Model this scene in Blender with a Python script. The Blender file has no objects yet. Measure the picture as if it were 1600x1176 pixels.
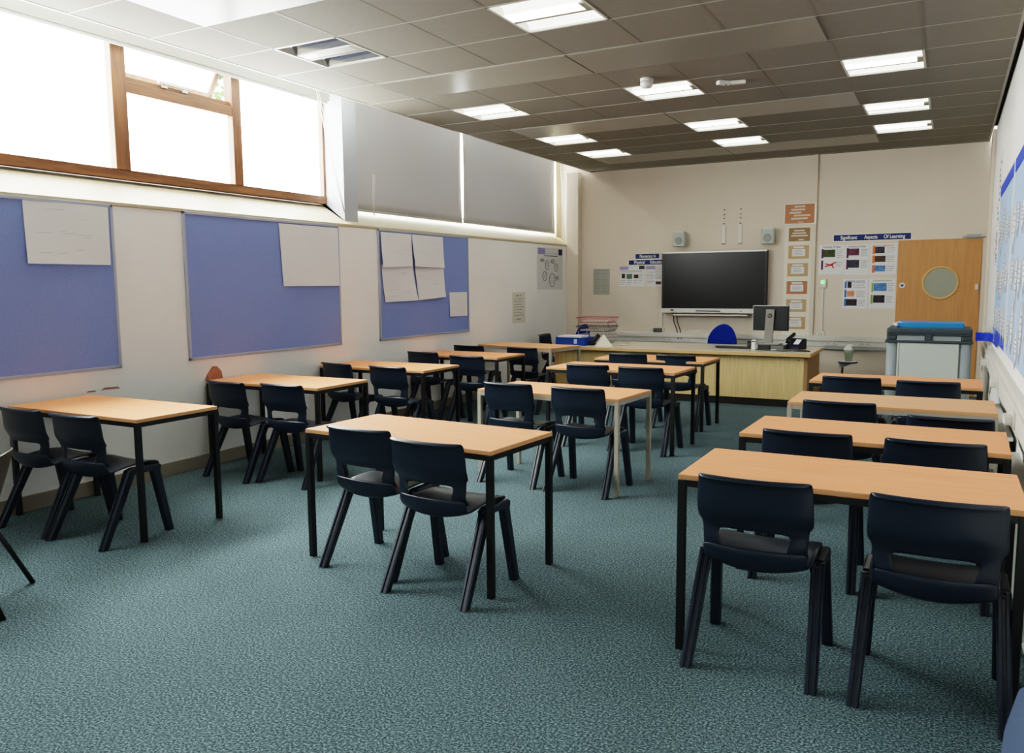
import bpy, bmesh, math, random
from mathutils import Vector, Matrix

random.seed(7)
S = bpy.context.scene
C = S.collection
PI = math.pi

# ------------------------------------------------------------------ materials
def lin(c):
    out = []
    for v in c[:3]:
        v = v / 255.0
        out.append(v / 12.92 if v <= 0.04045 else ((v + 0.055) / 1.055) ** 2.4)
    return (*out, 1.0)

MATS = {}
def mat(name, col, rough=0.5, metal=0.0, spec=0.5, var=0.0, scale=8.0, bump=0.0, emis=None, estr=0.0, coat=0.0):
    if name in MATS:
        return MATS[name]
    m = bpy.data.materials.new(name)
    m.use_nodes = True
    nt = m.node_tree
    b = nt.nodes['Principled BSDF']
    c = lin(col)
    b.inputs['Base Color'].default_value = c
    b.inputs['Roughness'].default_value = rough
    b.inputs['Metallic'].default_value = metal
    b.inputs['Specular IOR Level'].default_value = spec
    b.inputs['Coat Weight'].default_value = coat
    if emis:
        b.inputs['Emission Color'].default_value = lin(emis)
        b.inputs['Emission Strength'].default_value = estr
    if var or bump:
        tc = nt.nodes.new('ShaderNodeTexCoord')
        nz = nt.nodes.new('ShaderNodeTexNoise')
        nz.inputs['Scale'].default_value = scale
        nz.inputs['Detail'].default_value = 4
        nt.links.new(tc.outputs['Object'], nz.inputs['Vector'])
        if var:
            r = nt.nodes.new('ShaderNodeValToRGB')
            r.color_ramp.elements[0].position = 0.3
            r.color_ramp.elements[1].position = 0.7
            r.color_ramp.elements[0].color = tuple(x * (1 - var) for x in c[:3]) + (1,)
            r.color_ramp.elements[1].color = tuple(min(1, x * (1 + var)) for x in c[:3]) + (1,)
            nt.links.new(nz.outputs['Fac'], r.inputs['Fac'])
            nt.links.new(r.outputs['Color'], b.inputs['Base Color'])
        if bump:
            bp = nt.nodes.new('ShaderNodeBump')
            bp.inputs['Strength'].default_value = bump
            bp.inputs['Distance'].default_value = 0.004
            nt.links.new(nz.outputs['Fac'], bp.inputs['Height'])
            nt.links.new(bp.outputs['Normal'], b.inputs['Normal'])
    MATS[name] = m
    return m

def wood_mat(name, c0, c1, rough=0.35, sc=(1.2, 22, 22), spec=0.5):
    m = bpy.data.materials.new(name); m.use_nodes = True
    nt = m.node_tree; b = nt.nodes['Principled BSDF']
    tc = nt.nodes.new('ShaderNodeTexCoord'); mp = nt.nodes.new('ShaderNodeMapping')
    mp.inputs['Scale'].default_value = sc
    oi = nt.nodes.new('ShaderNodeObjectInfo')
    add = nt.nodes.new('ShaderNodeVectorMath'); add.operation = 'ADD'
    nz = nt.nodes.new('ShaderNodeTexNoise'); nz.inputs['Scale'].default_value = 2.2
    nz.inputs['Detail'].default_value = 7; nz.inputs['Distortion'].default_value = 0.5
    r = nt.nodes.new('ShaderNodeValToRGB')
    r.color_ramp.elements[0].position = 0.32; r.color_ramp.elements[1].position = 0.7
    r.color_ramp.elements[0].color = lin(c0); r.color_ramp.elements[1].color = lin(c1)
    nt.links.new(tc.outputs['Object'], mp.inputs['Vector'])
    nt.links.new(mp.outputs['Vector'], add.inputs[0]); nt.links.new(oi.outputs['Random'], add.inputs[1])
    nt.links.new(add.outputs['Vector'], nz.inputs['Vector'])
    nt.links.new(nz.outputs['Fac'], r.inputs['Fac'])
    nt.links.new(r.outputs['Color'], b.inputs['Base Color'])
    b.inputs['Roughness'].default_value = rough
    b.inputs['Specular IOR Level'].default_value = spec
    MATS[name] = m
    return m

def carpet_mat():
    m = bpy.data.materials.new('carpet'); m.use_nodes = True
    nt = m.node_tree; b = nt.nodes['Principled BSDF']
    tc = nt.nodes.new('ShaderNodeTexCoord')
    n1 = nt.nodes.new('ShaderNodeTexNoise'); n1.inputs['Scale'].default_value = 115; n1.inputs['Detail'].default_value = 5; n1.inputs['Roughness'].default_value = 0.7
    n2 = nt.nodes.new('ShaderNodeTexNoise'); n2.inputs['Scale'].default_value = 2.0; n2.inputs['Detail'].default_value = 3
    nt.links.new(tc.outputs['Object'], n1.inputs['Vector']); nt.links.new(tc.outputs['Object'], n2.inputs['Vector'])
    r = nt.nodes.new('ShaderNodeValToRGB')
    e = r.color_ramp.elements
    e[0].position = 0.37; e[0].color = lin((46, 63, 69))
    e[1].position = 0.63; e[1].color = lin((154, 176, 181))
    k = e.new(0.5); k.color = lin((87, 107, 112))
    nt.links.new(n1.outputs['Fac'], r.inputs['Fac'])
    mx = nt.nodes.new('ShaderNodeMix'); mx.data_type = 'RGBA'; mx.blend_type = 'MULTIPLY'
    mx.inputs['Factor'].default_value = 0.35
    nt.links.new(r.outputs['Color'], mx.inputs['A']); nt.links.new(n2.outputs['Fac'], mx.inputs['B'])
    nt.links.new(mx.outputs['Result'], b.inputs['Base Color'])
    b.inputs['Roughness'].default_value = 0.95
    b.inputs['Specular IOR Level'].default_value = 0.15
    bp = nt.nodes.new('ShaderNodeBump'); bp.inputs['Strength'].default_value = 0.12; bp.inputs['Distance'].default_value = 0.003
    nt.links.new(n1.outputs['Fac'], bp.inputs['Height']); nt.links.new(bp.outputs['Normal'], b.inputs['Normal'])
    return m

def emit_mat(name, col, strength):
    m = bpy.data.materials.new(name); m.use_nodes = True
    nt = m.node_tree; nt.nodes.clear()
    o = nt.nodes.new('ShaderNodeOutputMaterial'); e = nt.nodes.new('ShaderNodeEmission')
    e.inputs['Color'].default_value = lin(col); e.inputs['Strength'].default_value = strength
    nt.links.new(e.outputs['Emission'], o.inputs['Surface'])
    MATS[name] = m
    return m

WALL = mat('wall_paint', (236, 234, 231), 0.75, spec=0.3, var=0.025, scale=1.5)
WALLF = mat('front_wall_paint', (216, 204, 189), 0.75, spec=0.3, var=0.02, scale=1.5)
SILL = mat('sill_gloss_paint', (186, 174, 146), 0.5, var=0.02, scale=3)
CARPET = carpet_mat()
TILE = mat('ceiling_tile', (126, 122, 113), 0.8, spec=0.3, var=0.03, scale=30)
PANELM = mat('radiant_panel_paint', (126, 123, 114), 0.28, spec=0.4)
TBAR = mat('ceiling_bar_paint', (158, 155, 146), 0.5)
DARK = mat('shadow_gap_black', (14, 14, 14), 0.9)
SKIRT = mat('skirting_paint', (150, 142, 128), 0.5)
WOODFR = wood_mat('window_hardwood', (88, 54, 32), (126, 84, 52), 0.5, (14, 14, 1.2))
PANE = emit_mat('overcast_sky_pane', (250, 255, 250), 9.5)
LAM = wood_mat('beech_laminate', (238, 155, 110), (245, 168, 123), 0.5, spec=0.15)
LAME = mat('beech_edge', (208, 154, 108), 0.45)
LAMP_ = wood_mat('pale_laminate', (226, 162, 120), (236, 176, 132), 0.5, spec=0.25)
BLK = mat('black_steel', (30, 30, 31), 0.4, 0.0)
GRY = mat('grey_steel', (168, 161, 148), 0.4)
CHM = mat('navy_plastic', (32, 41, 55), 0.32, spec=0.5, bump=0.05, scale=400)
BLUEB = mat('blue_felt', (132, 149, 202), 0.95, spec=0.1, var=0.04, scale=60)  # felt colour lightened to stand in for pale glare over the boards
ALU = mat('aluminium_trim', (168, 172, 186), 0.4, 0.3)
PAPER = mat('paper', (222, 222, 223), 0.8, spec=0.2)
INK = mat('ink_grey', (128, 128, 132), 0.8)
INKD = mat('ink_dark', (60, 58, 66), 0.8)
LILAC = mat('lilac_print', (150, 145, 190), 0.8)
BLIND = mat('roller_blind_fabric', (176, 174, 172), 0.9, spec=0.1)
_nt = BLIND.node_tree; _t = _nt.nodes.new('ShaderNodeBsdfTranslucent'); _t.inputs['Color'].default_value = lin((176, 176, 182))
_x = _nt.nodes.new('ShaderNodeMixShader'); _x.inputs['Fac'].default_value = 0.10
_nt.links.new(_nt.nodes['Principled BSDF'].outputs[0], _x.inputs[1]); _nt.links.new(_t.outputs[0], _x.inputs[2])
_nt.links.new(_x.outputs[0], _nt.nodes['Material Output'].inputs['Surface'])
WHITEP = mat('white_plastic', (214, 211, 203), 0.45)
GREYP = mat('grey_plastic', (160, 164, 162), 0.5)
SCREEN = mat('dark_screen', (16, 16, 18), 0.28, spec=0.35)
SILVER = mat('silver_bezel', (206, 204, 198), 0.35, 0.2)
MAPLE = wood_mat('maple_veneer', (212, 182, 128), (226, 200, 148), 0.4, (18, 18, 1.2))
MAPLEE = mat('maple_edge', (206, 168, 116), 0.45)
DESKTOPM = mat('desk_laminate', (205, 196, 178), 0.25, spec=0.5)
DOORW = wood_mat('door_veneer', (184, 132, 84), (198, 146, 96), 0.4, (14, 14, 1.0))
NAVYT = mat('navy_sign', (22, 44, 104), 0.6)
WHT = mat('white_print', (235, 235, 232), 0.7)
BLUECH = mat('blue_upholstery', (28, 52, 140), 0.9, spec=0.1, var=0.08, scale=300)
BLUEPL = mat('blue_plastic', (30, 72, 156), 0.4)
DKG = mat('dark_grey_plastic', (66, 74, 78), 0.5)
LTG = mat('light_grey_panel', (196, 200, 192), 0.5)
BRIGHTB = mat('bright_blue_lid', (46, 132, 196), 0.4)
BORDER = mat('cobalt_card', (30, 64, 190), 0.6)
SKYB = mat('pale_blue_paper', (164, 188, 220), 0.85, var=0.06, scale=5)
RED = mat('red_print', (186, 48, 44), 0.7)

# ------------------------------------------------------------------ mesh helpers
class MB:
    def __init__(self): self.bm = bmesh.new()
    def _add(self, tmp, mi=0, smooth=False):
        vm = {v: self.bm.verts.new(v.co) for v in tmp.verts}
        for f in tmp.faces:
            try:
                nf = self.bm.faces.new([vm[v] for v in f.verts])
                nf.material_index = mi if mi is not None else f.material_index
                nf.smooth = smooth or f.smooth
            except ValueError:
                pass
        tmp.free()
    def box(self, x0, x1, y0, y1, z0, z1, mi=0, bev=0.0, M=None, seg=2):
        t = bmesh.new()
        bmesh.ops.create_cube(t, size=1.0)
        for v in t.verts:
            v.co = Vector(((x0 + x1) / 2 + v.co.x * (x1 - x0), (y0 + y1) / 2 + v.co.y * (y1 - y0), (z0 + z1) / 2 + v.co.z * (z1 - z0)))
        if bev:
            bmesh.ops.bevel(t, geom=t.edges[:], offset=bev, segments=seg, affect='EDGES', profile=0.6)
        if M: bmesh.ops.transform(t, matrix=M, verts=t.verts)
        self._add(t, mi)
        return self
    def cyl(self, p0, p1, r0, r1=None, seg=16, mi=0, smooth=True):
        r1 = r0 if r1 is None else r1
        p0 = Vector(p0); p1 = Vector(p1); d = p1 - p0
        t = bmesh.new()
        bmesh.ops.create_cone(t, cap_ends=True, segments=seg, radius1=r0, radius2=max(r1, 1e-5), depth=d.length)
        for f in t.faces: f.smooth = smooth and len(f.verts) == 4
        q = Vector((0, 0, 1)).rotation_difference(d.normalized()).to_matrix().to_4x4()
        bmesh.ops.transform(t, matrix=Matrix.Translation((p0 + p1) / 2) @ q, verts=t.verts)
        self._add(t, mi)
        return self
    def lathe(self, prof, center=(0, 0, 0), seg=24, mi=0, axis='Z'):
        rings = []
        for r, z in prof:
            ring = []
            for k in range(seg):
                a = 2 * PI * k / seg
                if axis == 'Z': p = Vector((r * math.cos(a), r * math.sin(a), z))
                else: p = Vector((r * math.cos(a), z, r * math.sin(a)))
                ring.append(self.bm.verts.new(p + Vector(center)))
            rings.append(ring)
        for i in range(len(rings) - 1):
            for k in range(seg):
                f = self.bm.faces.new([rings[i][k], rings[i][(k + 1) % seg], rings[i + 1][(k + 1) % seg], rings[i + 1][k]])
                f.smooth = True; f.material_index = mi
        for ring in (rings[0], rings[-1]):
            f = self.bm.faces.new(ring); f.material_index = mi
        return self
    def tube(self, pts, r, seg=8, mi=0, closed=False):
        pts = [Vector(p) for p in pts]
        n = len(pts); rings = []
        for i, p in enumerate(pts):
            a = pts[(i - 1) % n] if (closed or i > 0) else p
            b = pts[(i + 1) % n] if (closed or i < n - 1) else p
            t = (b - a).normalized()
            u = t.cross(Vector((0, 0, 1)))
            if u.length < 1e-3: u = t.cross(Vector((0, 1, 0)))
            u.normalize(); w = t.cross(u).normalized()
            rings.append([self.bm.verts.new(p + r * (math.cos(2 * PI * k / seg) * u + math.sin(2 * PI * k / seg) * w)) for k in range(seg)])
        for i in range(n if closed else n - 1):
            A, B = rings[i], rings[(i + 1) % n]
            for k in range(seg):
                f = self.bm.faces.new([A[k], A[(k + 1) % seg], B[(k + 1) % seg], B[k]]); f.smooth = True; f.material_index = mi
        if not closed:
            for ring in (rings[0], rings[-1]):
                f = self.bm.faces.new(ring); f.material_index = mi
        return self
    def poly(self, pts, mi=0):
        f = self.bm.faces.new([self.bm.verts.new(Vector(p)) for p in pts]); f.material_index = mi
        return self
    def prism(self, pts, d, mi=0):
        """extrude planar polygon along vector d"""
        a = [self.bm.verts.new(Vector(p)) for p in pts]
        b = [self.bm.verts.new(Vector(p) + Vector(d)) for p in pts]
        n = len(a)
        for f in ([a, b[::-1]] + [[a[i], b[i], b[(i + 1) % n], a[(i + 1) % n]] for i in range(n)]):
            nf = self.bm.faces.new(f); nf.material_index = mi
        return self
    def grid(self, fn, nu, nv, mi=0, skip=None, smooth=True):
        V = [[self.bm.verts.new(Vector(fn(i / nu, j / nv))) for j in range(nv + 1)] for i in range(nu + 1)]
        for i in range(nu):
            for j in range(nv):
                if skip and skip(i, j): continue
                f = self.bm.faces.new([V[i][j], V[i + 1][j], V[i + 1][j + 1], V[i][j + 1]]); f.smooth = smooth; f.material_index = mi
        return self
    def build(self, name, mats, parent=None, normals=True):
        if normals: bmesh.ops.recalc_face_normals(self.bm, faces=self.bm.faces[:])
        me = bpy.data.meshes.new(name)
        self.bm.to_mesh(me); self.bm.free()
        if not isinstance(mats, (list, tuple)): mats = [mats]
        for m in mats: me.materials.append(m)
        o = bpy.data.objects.new(name, me); C.objects.link(o)
        if parent: o.parent = parent
        return o

def tag(o, label=None, cat=None, group=None, kind=None):
    if label: o['label'] = label
    if cat: o['category'] = cat
    if group: o['group'] = group
    if kind: o['kind'] = kind
    return o
def empty(name, loc, rz=0.0, label=None, cat=None, group=None, kind=None):
    o = bpy.data.objects.new(name, None); C.objects.link(o)
    o.empty_display_size = 0.1
    o.location = loc; o.rotation_euler = (0, 0, rz)
    return tag(o, label, cat, group, kind)
def struct(name, mb, mats, parent=None):
    o = mb.build(name, mats, parent)
    if not parent: o['kind'] = 'structure'
    return o
def kids(o): return [c for c in bpy.data.objects if c.parent == o]
def copy_tree(o, parent=None):
    c = o.copy(); C.objects.link(c); c.parent = parent
    for ch in kids(o): copy_tree(ch, c)
    return c
def bake(o):
    """replace an object's mesh with its modifier result"""
    dg = bpy.context.evaluated_depsgraph_get(); dg.update()
    me = bpy.data.meshes.new_from_object(o.evaluated_get(dg))
    o.modifiers.clear(); o.data = me
    return o
def text(body, size, m, loc, rot, parent, name='lettering', sx=1.0, align='CENTER', width=None):
    cu = bpy.data.curves.new(name, 'FONT'); cu.body = body; cu.size = size
    cu.align_x = align; cu.align_y = 'CENTER'; cu.extrude = 0.0006; cu.offset = size * 0.012
    t = bpy.data.objects.new(name, cu); C.objects.link(t)
    dg = bpy.context.evaluated_depsgraph_get(); dg.update()
    me = bpy.data.meshes.new_from_object(t.evaluated_get(dg))
    bpy.data.objects.remove(t); bpy.data.curves.remove(cu)
    me.materials.clear(); me.materials.append(m)
    o = bpy.data.objects.new(name, me); C.objects.link(o)
    if width: sx = width / max(1e-4, max(v.co.x for v in me.vertices) - min(v.co.x for v in me.vertices))
    o.location = loc; o.rotation_euler = rot; o.scale = (sx, 1, 1)
    o.parent = parent
    return o

# ------------------------------------------------------------------ room dimensions
XL, XR, YF, YB, ZC = -5.33, 0.38, 11.85, -2.2, 3.18
XW = -5.62            # window plane
ZS0, ZS1 = 2.08, 2.33 # sill slope

struct('floor', MB().box(XL - 0.4, XR + 0.1, YB, YF + 0.1, -0.1, 0.0), CARPET)
struct('wall_left', MB().box(XL - 0.12, XL, YB, YF, 0, ZS0), WALL)
struct('wall_front', MB().box(XL - 0.6, XR + 0.1, YF, YF + 0.1, 0, 3.7), WALLF)
struct('wall_right', MB().box(XR, XR + 0.1, YB, YF, 0, 3.5), WALL)
struct('wall_back', MB().box(XL - 0.6, XR + 0.1, YB - 0.1, YB, 0, 3.7), WALL)
# sloped sill
struct('trim_1', MB().prism([(XL + 0.008, YB, ZS0 - 0.02), (XL + 0.008, YB, ZS0), (XW - 0.05, YB, ZS1 - 0.035), (XW - 0.05, YB, ZS1 - 0.1), (XL - 0.03, YB, ZS0 - 0.06)], (0, 6.45 - YB, 0)), SILL)
struct('trim_2', MB().prism([(XL + 0.008, 6.45, ZS0 - 0.02), (XL + 0.008, 6.45, ZS0), (XW - 0.05, 6.45, 2.335), (XW - 0.05, 6.45, 2.25), (XL - 0.03, 6.45, ZS0 - 0.06)], (0, YF - 6.45, 0)), SILL)
# pier between the two window bays
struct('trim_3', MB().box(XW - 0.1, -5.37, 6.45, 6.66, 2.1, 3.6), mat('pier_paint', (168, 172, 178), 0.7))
# soffit above windows, return behind ceiling edge
struct('trim_4', MB().box(XW - 0.3, -4.97, YB, YF, 3.56, 3.64).box(-4.98, -4.965, YB, YF, 3.185, 3.6), WALL)
# boxed pipe in far left corner and one on the far right
struct('trim_5', MB().box(XL, -5.13, 11.7, YF, 0, ZC, bev=0.004), WALLF)
struct('trim_6', MB().box(0.345, XR, 10.9, 11.3, 0.0, ZC, bev=0.01), WALLF)
struct('baseboard_left', MB().box(XL, XL + 0.016, YB, 11.7, 0, 0.105, bev=0.004), SKIRT)
struct('baseboard_front', MB().box(-5.13, -0.7, YF - 0.016, YF, 0, 0.105, bev=0.004), SKIRT)

# ------------------------------------------------------------------ ceiling
XG = [-4.97, -4.415, -3.82, -3.225, -2.63, -2.035, -1.44, -0.845, -0.25, 0.345]
YG = [YB, -1.45, -0.85, -0.25, 0.35, 0.95, 1.55, 2.15, 2.75, 3.35, 3.95, 4.55, 5.15, 5.75, 6.35, 6.95, 7.55, 8.15, 8.75, 9.35, 9.95, 10.55, 11.15, 11.75, YF]
LX = (1, 4, 7)
LY = [i for i, y in enumerate(YG) if y in (4.55, 6.95, 8.75, 9.95, 2.15, -0.25)]
PY = [i for i, y in enumerate(YG) if y in (3.35, 5.75, 8.15, 10.55, 0.95)]
ct = MB()
for i in range(len(XG) - 1):
    for j in range(len(YG) - 1):
        if i in LX and j in LY: continue
        if j in PY and 1 <= i <= 6: continue
        g = 0.004
        ct.box(XG[i] + g, XG[i + 1] - g, YG[j] + g, YG[j + 1] - g, ZC, ZC + 0.02)
ceil = struct('ceiling', ct, TILE)
tb = MB()
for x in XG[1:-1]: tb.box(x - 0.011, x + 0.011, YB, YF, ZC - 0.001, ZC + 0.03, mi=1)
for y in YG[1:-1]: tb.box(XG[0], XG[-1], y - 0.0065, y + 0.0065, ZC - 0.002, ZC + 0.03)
tb.box(XG[0] - 0.004, XG[0] + 0.02, YB, YF, ZC - 0.003, ZC + 0.03)
tb.box(XG[-1] - 0.02, XG[-1], YB, YF, ZC - 0.003, ZC + 0.03)
struct('trim_7', tb, [TBAR, mat('ceiling_bar_dark', (112, 108, 98), 0.6)])  # lengthwise bars have a darker tone than the cross bars
pn = MB()
for j in PY:
    for a, b in ((1, 4), (4, 7)):
        pn.box(XG[a] + 0.006, XG[b] - 0.006, YG[j] + 0.006, YG[j + 1] - 0.006, ZC - 0.008, ZC + 0.02, bev=0.003)
        pn.box(XG[a] + 0.0, XG[a] + 0.02, YG[j] + 0.003, YG[j + 1] - 0.003, ZC - 0.006, ZC + 0.02, mi=1)
struct('trim_8', pn, [PANELM, mat('panel_seam', (60, 60, 60), 0.5)])
struct('trim_9', MB().box(0.346, XR, YB, 10.9, ZC + 0.03, ZC + 0.05).box(0.34, 0.348, YB, 10.9, ZC + 0.001, ZC + 0.1), DARK)  # black strips paint in the shade of the void above the gap

# ceiling lights
LAMPW = mat('lit_diffuser', (255, 255, 250), 0.5, emis=(255, 252, 246), estr=4.5)
REFL = mat('glowing_reflector', (226, 228, 216), 0.3, emis=(240, 242, 226), estr=0.8)  # own emission stands in for lamp light bouncing off the reflectors
REFLO = mat('mirror_louvre', (150, 155, 165), 0.12, 0.8)
LAMPO = mat('unlit_diffuser', (190, 192, 188), 0.25)
LRIM = mat('lamp_rim', (205, 203, 195), 0.4)
def make_light(on, label, x, y):
    r = empty('ceiling_light', (x, y, ZC), 0, label, 'ceiling light', 'recessed square ceiling lights')
    w, d = 0.295, 0.297
    f = MB()
    f.box(-w, w, -d, -d + 0.018, -0.003, 0.05).box(-w, w, d - 0.018, d, -0.003, 0.05)
    f.box(-w, -w + 0.018, -d, d, -0.003, 0.05).box(w - 0.018, w, -d, d, -0.003, 0.05)
    f.box(-w, w, -d, d, 0.085, 0.095)
    f.build('frame', LRIM, r)
    for s in (-1, 1):
        q = MB()
        y0, y1 = (-d + 0.018, -0.075) if s < 0 else (0.085, d - 0.018)
        def fn(u, v, y0=y0, y1=y1):
            return (-w + 0.018 + u * (2 * w - 0.036), y0 + v * (y1 - y0), 0.01 + 0.06 * math.sin(PI * v) ** 0.6)
        q.grid(fn, 1, 10)
        q.build('reflector', REFL if on else REFLO, r)
    lp = MB()
    lp.box(-w + 0.02, w - 0.06, -0.07, 0.05, 0.0, 0.03, bev=0.01)
    lp.build('lamp', LAMPW if on else LAMPO, r)
    b = MB()
    b.box(-w + 0.018, w - 0.018, 0.052, 0.083, 0.0, 0.04).box(w - 0.06, w - 0.018, -0.075, 0.06, 0.0, 0.03)
    b.build('cross_bar', mat('lamp_bar', (150, 146, 134), 0.4), r)
    return r
LN = {(0, 4.55): 'unlit mirrored square ceiling light near the open window', (0, 6.95): 'lit square ceiling light above the window blinds, in the left column',
      (0, 8.75): 'lit ceiling light in the left column, third from the front wall end', (0, 9.95): 'lit ceiling light in the left column nearest the front wall',
      (1, 4.55): 'large lit ceiling light at the top edge of the picture', (1, 6.95): 'lit ceiling light in the middle column beside the smoke detector',
      (1, 8.75): 'lit middle-column ceiling light beyond the smoke detector', (1, 9.95): 'lit middle-column ceiling light nearest the front wall',
      (2, 6.95): 'lit ceiling light nearest the viewer in the right-hand column', (2, 8.75): 'pinkish lit ceiling light, middle one of the right-hand column',
      (2, 9.95): 'lit right-column ceiling light nearest the front wall above the door'}
for ci, i in enumerate(LX):
    for j in LY:
        y = YG[j]
        on = not (ci == 0 and y == 4.55)
        if (ci, y) not in LN: continue
        make_light(on, LN[(ci, y)], (XG[i] + XG[i + 1]) / 2, (y + YG[j + 1]) / 2)
# cover the openings left for lights out of view
ot = MB()
for ci, i in enumerate(LX):
    for j in LY:
        if (ci, YG[j]) not in LN:
            ot.box(XG[i] + 0.004, XG[i + 1] - 0.004, YG[j] + 0.004, YG[j + 1] - 0.004, ZC, ZC + 0.02)
ot.build('ceiling', TILE)['kind'] = 'structure'

# smoke detector, sensor
sd = empty('smoke_detector', (-2.33, 6.74, ZC), 0, 'round white smoke detector hanging below the ceiling beside a lit light', 'smoke detector')
MB().lathe([(0.055, 0.0), (0.055, -0.02), (0.05, -0.025)]).build('base', WHITEP, sd)
MB().lathe([(0.045, -0.024), (0.052, -0.03), (0.052, -0.06), (0.04, -0.075), (0.012, -0.08)]).build('sensor_head', WHITEP, sd)
wp = empty('wireless_sensor', (-1.74, 7.19, ZC + .001), 0.5, 'flat white two-winged device mounted on the ceiling right of the smoke detector', 'ceiling device')
MB().box(-0.12, 0.0, -0.03, 0.03, -0.035, 0.0, bev=0.012, M=Matrix.Rotation(0.25, 4, 'Z')).box(0.0, 0.13, -0.03, 0.03, -0.03, 0.0, bev=0.012, M=Matrix.Rotation(-0.35, 4, 'Z')).build('casing', WHITEP, wp)
MB().lathe([(0.008, -0.034), (0.008, -0.038), (0.002, -0.04)], center=(-0.04, -0.02, 0), seg=12).build('lens', BLK, wp)

# ------------------------------------------------------------------ windows
w1 = empty('window_1', (XW, 0, 0), 0, kind='structure')
fr = MB()
MUL = [YB, -0.50, 0.66, 1.82, 2.98, 4.14, 5.30, 6.43]
rl_ = MB().box(-0.04, 0.03, YB, 6.445, ZS1 - 0.04, ZS1 + 0.035, bev=0.004).box(-0.04, 0.03, YB, 6.445, 3.5, 3.56)
for y in MUL[1:-2] : 
    if y < 4: fr.box(-0.05, 0.03, y - 0.05, y + 0.05, ZS1, 3.5, bev=0.004)
fr.box(-0.06, 0.036, 4.09, 4.215, ZS1 + 0.03, 3.5, bev=0.005)
fr.box(-0.06, 0.036, 5.25, 5.35, ZS1 + 0.03, 3.5, bev=0.005)
fr.box(-0.04, 0.02, 6.42, 6.445, ZS1, 3.5)
rl_.box(-0.05, 0.03, 4.2, 5.26, 2.945, 3.03, bev=0.004).box(-0.035, 0.0, 4.21, 5.255, 3.03, 3.07, bev=0.004)
rl_.build('window_rail', wood_mat('window_hardwood_rail', (88, 54, 32), (126, 84, 52), 0.5, (14, 1.2, 14)), w1)
fr.build('window_frame', WOODFR, w1)
for a, b in zip(MUL[:-1], MUL[1:]):
    if a < 0: continue
    z1 = 2.95 if a == 4.14 else 3.5
    MB().box(-0.035, -0.03, a + 0.045, b - 0.04 if b < 6 else b - 0.005, ZS1 + 0.03, z1).build('pane', PANE if a > 1.5 else mat('light_blocking_pane', (120, 122, 120), .4), w1)  # unseen near bay gets an added opaque grey pane to darken the foreground
# top hung opening sash, swung out at the bottom
sa = bpy.data.objects.new('opening_sash', None); C.objects.link(sa); sa.parent = w1
sa.location = (0.0, 4.735, 3.5); sa.rotation_euler = (0, math.radians(31), 0)
sw, sh = 0.515, 0.44
MB().box(-0.03, 0.02, -sw, -sw + 0.05, -sh, 0, bev=0.004).box(-0.03, 0.02, sw - 0.05, sw, -sh, 0, bev=0.004).box(-0.03, 0.02, -sw, sw, -sh, -sh + 0.045, bev=0.004).box(-0.03, 0.02, -sw, sw, -0.05, 0, bev=0.004).build('sash_frame', WOODFR, sa)
MB().box(-0.01, -0.004, -sw + 0.045, sw - 0.045, -sh + 0.04, -0.045).build('sash_pane', PANE, sa)
MB().box(0.0, 0.03, 4.52, 4.84, 3.072, 3.10, bev=0.008).box(0.0, 0.02, 4.56, 4.60, 3.05, 3.075).box(0.0, 0.02, 4.76, 4.80, 3.05, 3.075).build('window_stay', WHITEP, w1)

w2 = empty('window_2', (XW, 0, 0), 0, kind='structure')
MB().box(-0.06, -0.055, 6.66, 11.70, 2.335, 3.56).build('pane', PANE, w2)
f2 = MB().box(-0.06, -0.02, 6.66, YF, 2.26, 2.335).box(-0.1, 0.12, 11.69, YF, 2.15, 3.56).box(-0.06, -0.02, 8.86, 8.93, 2.3, 3.5)
f2.build('window_frame', SILL, w2)

def blind(y0, y1, zb, label, name='roller_blind'):
    r = empty(name, (-5.50, (y0 + y1) / 2, zb), 0, label, 'blind', 'grey roller blinds')
    hw = (y1 - y0) / 2
    g = MB()
    def fn(u, v):
        y = -hw + 2 * hw * u
        edge = 0.018 * math.sin(PI * v) * (abs(2 * u - 1) ** 6)
        return (0.006 * math.sin(u * 9 + v * 3), y * (1 - edge / hw * 0.55), 0.02 + v * (3.5 - zb))
    g.grid(fn, 24, 16)
    o = g.build('fabric', BLIND, r)
    md = o.modifiers.new('s', 'SOLIDIFY'); md.thickness = 0.002; bake(o)
    MB().box(-0.008, 0.008, -hw, hw, 0.0, 0.024, bev=0.004).build('bottom_bar', mat('blind_bar', (170, 168, 164), 0.5), r)
    return r
blind(6.62, 8.885, 2.243, 'lowered grey roller blind nearer the white pier')
blind(8.912, 11.63, 2.25, 'lowered grey roller blind nearest the front wall')
rb = empty('rolled_up_blind', (-5.50, 0, 3.25), 0, 'rolled-up grey blind across the top of the bright window', 'blind')
MB().box(-0.05, 0.03, YB + 0.02, 6.40, 0.025, 0.2, bev=0.006).build('headbox', mat('headbox_grey', (140, 141, 132), 0.6), rb)
MB().box(-0.008, 0.008, YB + 0.02, 6.39, 0.0, 0.028).build('bottom_bar', mat('blind_bar', (170, 168, 164), 0.5), rb)
def cord(name, a, b, label):
    o = MB().tube([a, tuple((Vector(a) * 0.5 + Vector(b) * 0.5) + Vector((0, -0.01, 0))), b], 0.005, 6).tube([tuple(Vector(a) + Vector((0.0, 0.03, 0))), tuple(Vector(b) + Vector((0, 0.012, 0.0)))], 0.003, 6).build(name, WHITEP)
    return tag(o, label, 'blind cord', 'blind pull cords')
cord('blind_cord', (-5.44, 6.15, 3.42), (-5.36, 6.43, 2.2), 'pull cord hanging at the right end of the bright open window')
cord('blind_cord', (-5.35, 6.9, 2.62), (-5.37, 6.92, 2.2), 'short pull cord hanging in front of the blind beside the pier')
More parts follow.
